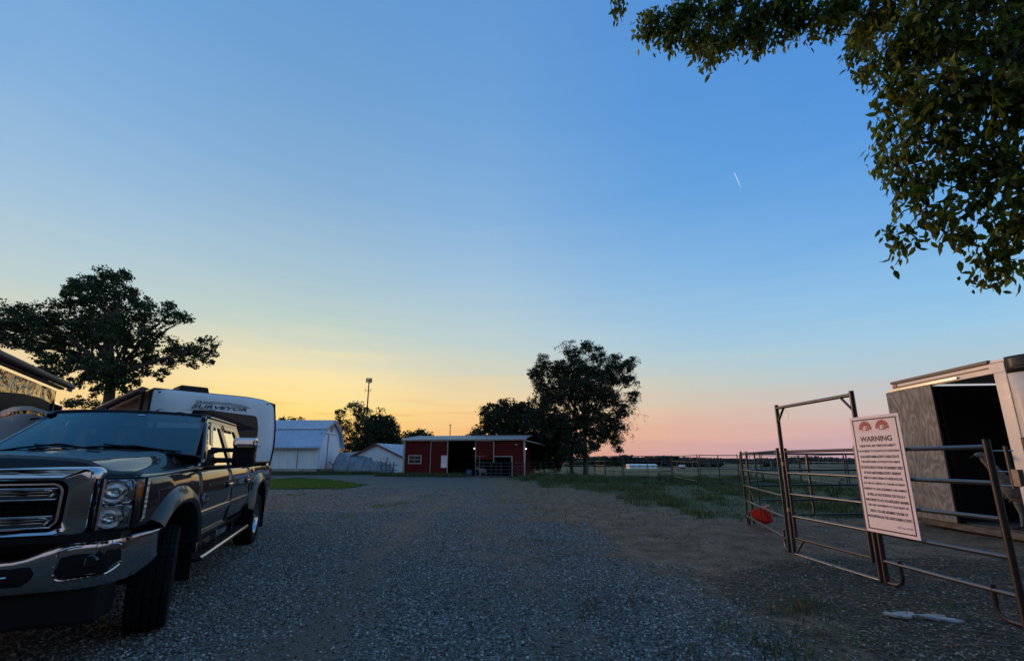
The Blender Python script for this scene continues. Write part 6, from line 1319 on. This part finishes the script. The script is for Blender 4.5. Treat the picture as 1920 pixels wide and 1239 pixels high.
for u0, u1, v1 in ((0.50, 0.90, 0.10), (0.18, 0.52, 0.12)):
    MB().tube([wsf(u0-0.1, 0.0, 0.02), wsf(u0+0.02, 0.05, 0.03), wsf((u0+u1)/2, v1, 0.025), wsf(u1, 0.02, 0.02)], [0.012, 0.010, 0.010, 0.008], 6).build('wiper', M['black'], tk, smooth=True)
    MB().tube([wsf(u0+0.05, 0.13, 0.02), wsf(u1+0.03, 0.035, 0.02)], 0.007, 5).build('wiper_blade', M['black'], tk)
m_ = MB(); m_.grid(lambda u, v: Vector(((2*u-1)*0.90, 1.52+0.18*v+0.10*(2*u-1)**2, 1.495-0.06*(2*u-1)**2-0.012*math.sin(v*3.1))), [i/16 for i in range(17)], [0, .5, 1]); m_.build('cowl', M['black'], tk, smooth=True, solid=0.02)
# roof + pillars
def gx(z): return 0.935-0.205*max(0, min(1, (z-1.30)/0.60))
def roof(u, v):
    x = (2*u-1); y = 2.34+1.66*v+0.13*x*x*(1-v)*1.0-0.02*x*x*v; z = 1.925+0.05*(1-x**2*0.75)*math.sin(math.pi*(0.12+0.80*v))**0.5-0.012*(abs(x) > 0.97); return Vector((x*0.745, y, z))
m_ = MB(); m_.grid(roof, [0, .01, .03, .06, .12, .2, .3, .4, .5, .6, .7, .8, .88, .94, .97, .99, 1], [i/12 for i in range(13)]); m_.build('roof', M['paint'], tk, smooth=True, solid=0.025)
MB().ball((0.42, 2.55, 1.95), 0.05, 12, 8, (1.1, 1.3, 0.4)).build('roof_antenna', M['black'], tk, smooth=True)
for s in (1, -1):
    def g(y, z): return Vector((s*gx(z), y, z))
    def bar(name, poly, mt='paint', th=0.045, off=0.0): MB().prism([g(y, z)+Vector((s*off, 0, 0)) for y, z in poly], (-s*th, 0, 0)).build(name, M[mt], tk, bevel=0.006)
    ap = MB(); ap.grid(lambda u, v: g(1.70+0.70*v, 1.31+0.59*v) if u == 0 else (Vector((s*(gx(1.31+.58*v)+0.012), 1.78+0.68*v, 1.31+0.57*v)) if u == 1 else g(1.96+0.52*v, 1.31+0.545*v)), [0, 1, 2], [i/8 for i in range(9)]); ap.build('windscreen_pillar', M['paint'], tk, smooth=True, solid=0.03)
    bar('roof_rail', [(2.36, 1.885), (2.40, 1.915), (3.99, 1.925), (4.05, 1.88), (3.80, 1.845), (2.46, 1.845)])
    bar('door_pillar', [(2.93, 1.846), (3.10, 1.846), (3.16, 1.31), (2.99, 1.31)])
    bar('cab_pillar', [(3.74, 1.846), (3.99, 1.90), (4.05, 1.85), (4.14, 1.31), (3.92, 1.31)])
    for nm, pl in (('front_window', [(1.98, 1.315), (2.44, 1.80), (2.50, 1.843), (2.92, 1.843), (2.98, 1.315)]), ('rear_window', [(3.17, 1.315), (3.11, 1.843), (3.73, 1.843), (3.91, 1.315)])):
        MB().add([g(y, z)-Vector((s*0.018, 0, 0)) for y, z in pl], [tuple(range(len(pl)))]).build(nm, M['sideglass'], tk)
    for pl in ([(2.44, 1.80), (2.52, 1.845), (2.92, 1.845), (2.925, 1.79), (2.56, 1.79), (2.30, 1.55), (2.22, 1.57)], [(3.11, 1.845), (3.74, 1.845), (3.78, 1.79), (3.115, 1.79)]):
        MB().prism([g(y, z)+Vector((s*0.004, 0, 0)) for y, z in pl], (s*0.016, 0, -0.004)).build('rain_visor', M['blackgloss'], tk, bevel=0.003)
m_ = MB(); m_.add([(-0.74, 4.02, 1.86), (0.74, 4.02, 1.86), (0.86, 4.10, 1.36), (-0.86, 4.10, 1.36)], [(0, 1, 2, 3)]); m_.build('rear_glass', M['sideglass'], tk)
MB().box((0, 4.11, 0.97), (1.86, 0.04, 0.76)).build('cab_back', M['paint'], tk)
# interior
MB().box((0, 1.98, 1.18), (1.66, 0.42, 0.30)).build('dashboard', M['interior'], tk, bevel=0.05)
MB().lathe([(0.185, -0.012), (0.20, 0), (0.185, 0.012), (0.172, 0), (0.185, -0.012)], 24, c=(0.40, 2.32, 1.32), axis='Y').build('steering_wheel', M['interior'], tk, smooth=True)
for y in (2.85, 3.75):
    for x in (-0.42, 0.42):
        so = MB().box((x, y, 1.22), (0.50, 0.16, 0.66)).build('seat', M['interior'], tk, bevel=0.05); MB().box((x, y, 1.60), (0.27, 0.10, 0.17)).build('headrest', M['interior'], so, bevel=0.04); MB().box((x, y-0.28, 0.88), (0.52, 0.5, 0.16)).build('cushion', M['interior'], so, bevel=0.05)
MB().tube([(0, 2.22, 1.84), (0, 2.20, 1.76)], 0.012, 6).box((0, 2.20, 1.73), (0.24, 0.03, 0.07)).build('rear_view_mirror', M['black'], tk)
# bed
MB().box((0, 5.15, 0.80), (1.70, 2.1, 0.05)).build('bed_floor', M['black'], tk)
for s in (1, -1): MB().box((s*0.86, 5.14, 1.06), (0.06, 2.08, 0.50)).build('bed_wall', M['black'], tk); MB().box((s*0.93, 5.14, 1.338), (0.11, 2.10, 0.035)).build('bed_rail', M['black'], tk, bevel=0.01)
MB().box((0, 4.17, 1.02), (1.66, 0.05, 0.60)).build('bed_front', M['paint'], tk); MB().box((0, 6.18, 1.03), (1.70, 0.06, 0.62)).build('tailgate', M['paint'], tk, bevel=0.015)
MB().box((0, 6.30, 0.62), (1.80, 0.16, 0.20)).build('rear_bumper', M['chrome'], tk, bevel=0.03)
# wheels
def wheel(x, y, s, steer):
    w = bpy.data.objects.new('wheel', None); col.objects.link(w); w.parent = tk; w.location = (x, y, WR-0.006); w.rotation_euler = (0, 0, steer)
    hw = 0.138; pr = [(0.235, -hw*0.8), (0.30, -hw), (0.375, -hw), (0.398, -hw*0.90)]
    for k, g_ in enumerate((-0.60, -0.2, 0.2, 0.60)): pr += [(0.411, hw*(g_-0.14)), (0.411, hw*(g_-0.045)), (0.399, hw*(g_-0.035)), (0.399, hw*(g_+0.035)), (0.411, hw*(g_+0.045)), (0.411, hw*(g_+0.14))]
    pr += [(0.398, hw*0.90), (0.375, hw), (0.30, hw), (0.235, hw*0.8)]
    t_ = MB().lathe([(r, h) for r, h in pr], 48, axis='X').build('tyre', M['rubber'], w, smooth=True)
    tr_ = MB()
    for k in range(44):
        a = 2*math.pi*k/44
        for c_, sk in ((-0.80, 0.25), (-0.40, -0.2), (0.0, 0.2), (0.40, -0.2), (0.80, -0.25)):
            M3 = Matrix.Rotation(a, 3, 'X') @ Matrix.Rotation(sk, 3, 'Z') if False else Matrix.Rotation(a, 3, 'X')
            p = M3 @ Vector((c_*hw, (0.006 if c_ in (-0.4, 0.4) else 0), 0.412 if abs(c_) < 0.7 else 0.404)); tr_.box(p, (hw*0.27, 0.030, 0.014), M3)
    o = tr_.build('tread_blocks', M['rubber'], w); o['kind'] = 'stuff'
    f = s*0.10
    rm = MB().lathe([(0.0, f*0.9), (0.06, f*1.0), (0.075, f*0.85), (0.11, f*0.62), (0.20, f*0.50), (0.215, f*0.9), (0.238, f*1.25), (0.242, f*0.8), (0.242, -f*1.2)], 36, axis='X').build('rim', M['chrome'], w, smooth=True)
    for k in range(8):
        a = 2*math.pi*(k+0.5)/8; q = MB().box((f*0.66, 0.155*math.cos(a), 0.155*math.sin(a)), (0.02, 0.045, 0.06), Matrix.Rotation(a-math.pi/2, 3, 'X')).build('rim_opening', M['black'], w, bevel=0.008)
    for k in range(8):
        a = 2*math.pi*k/8; MB().lathe([(0, f*0.82+s*0.02), (0.010, f*0.82+s*0.018), (0.012, f*0.7)], 8, c=(0, 0.085*math.cos(a), 0.085*math.sin(a)), axis='X').build('wheel_nut', M['chrome_dull'], w)
    return w
wheel(0.885, FWY, 1, R(14)); wheel(-0.885, FWY, -1, R(14)); wheel(0.885, RWY, 1, 0); wheel(-0.885, RWY, -1, 0)
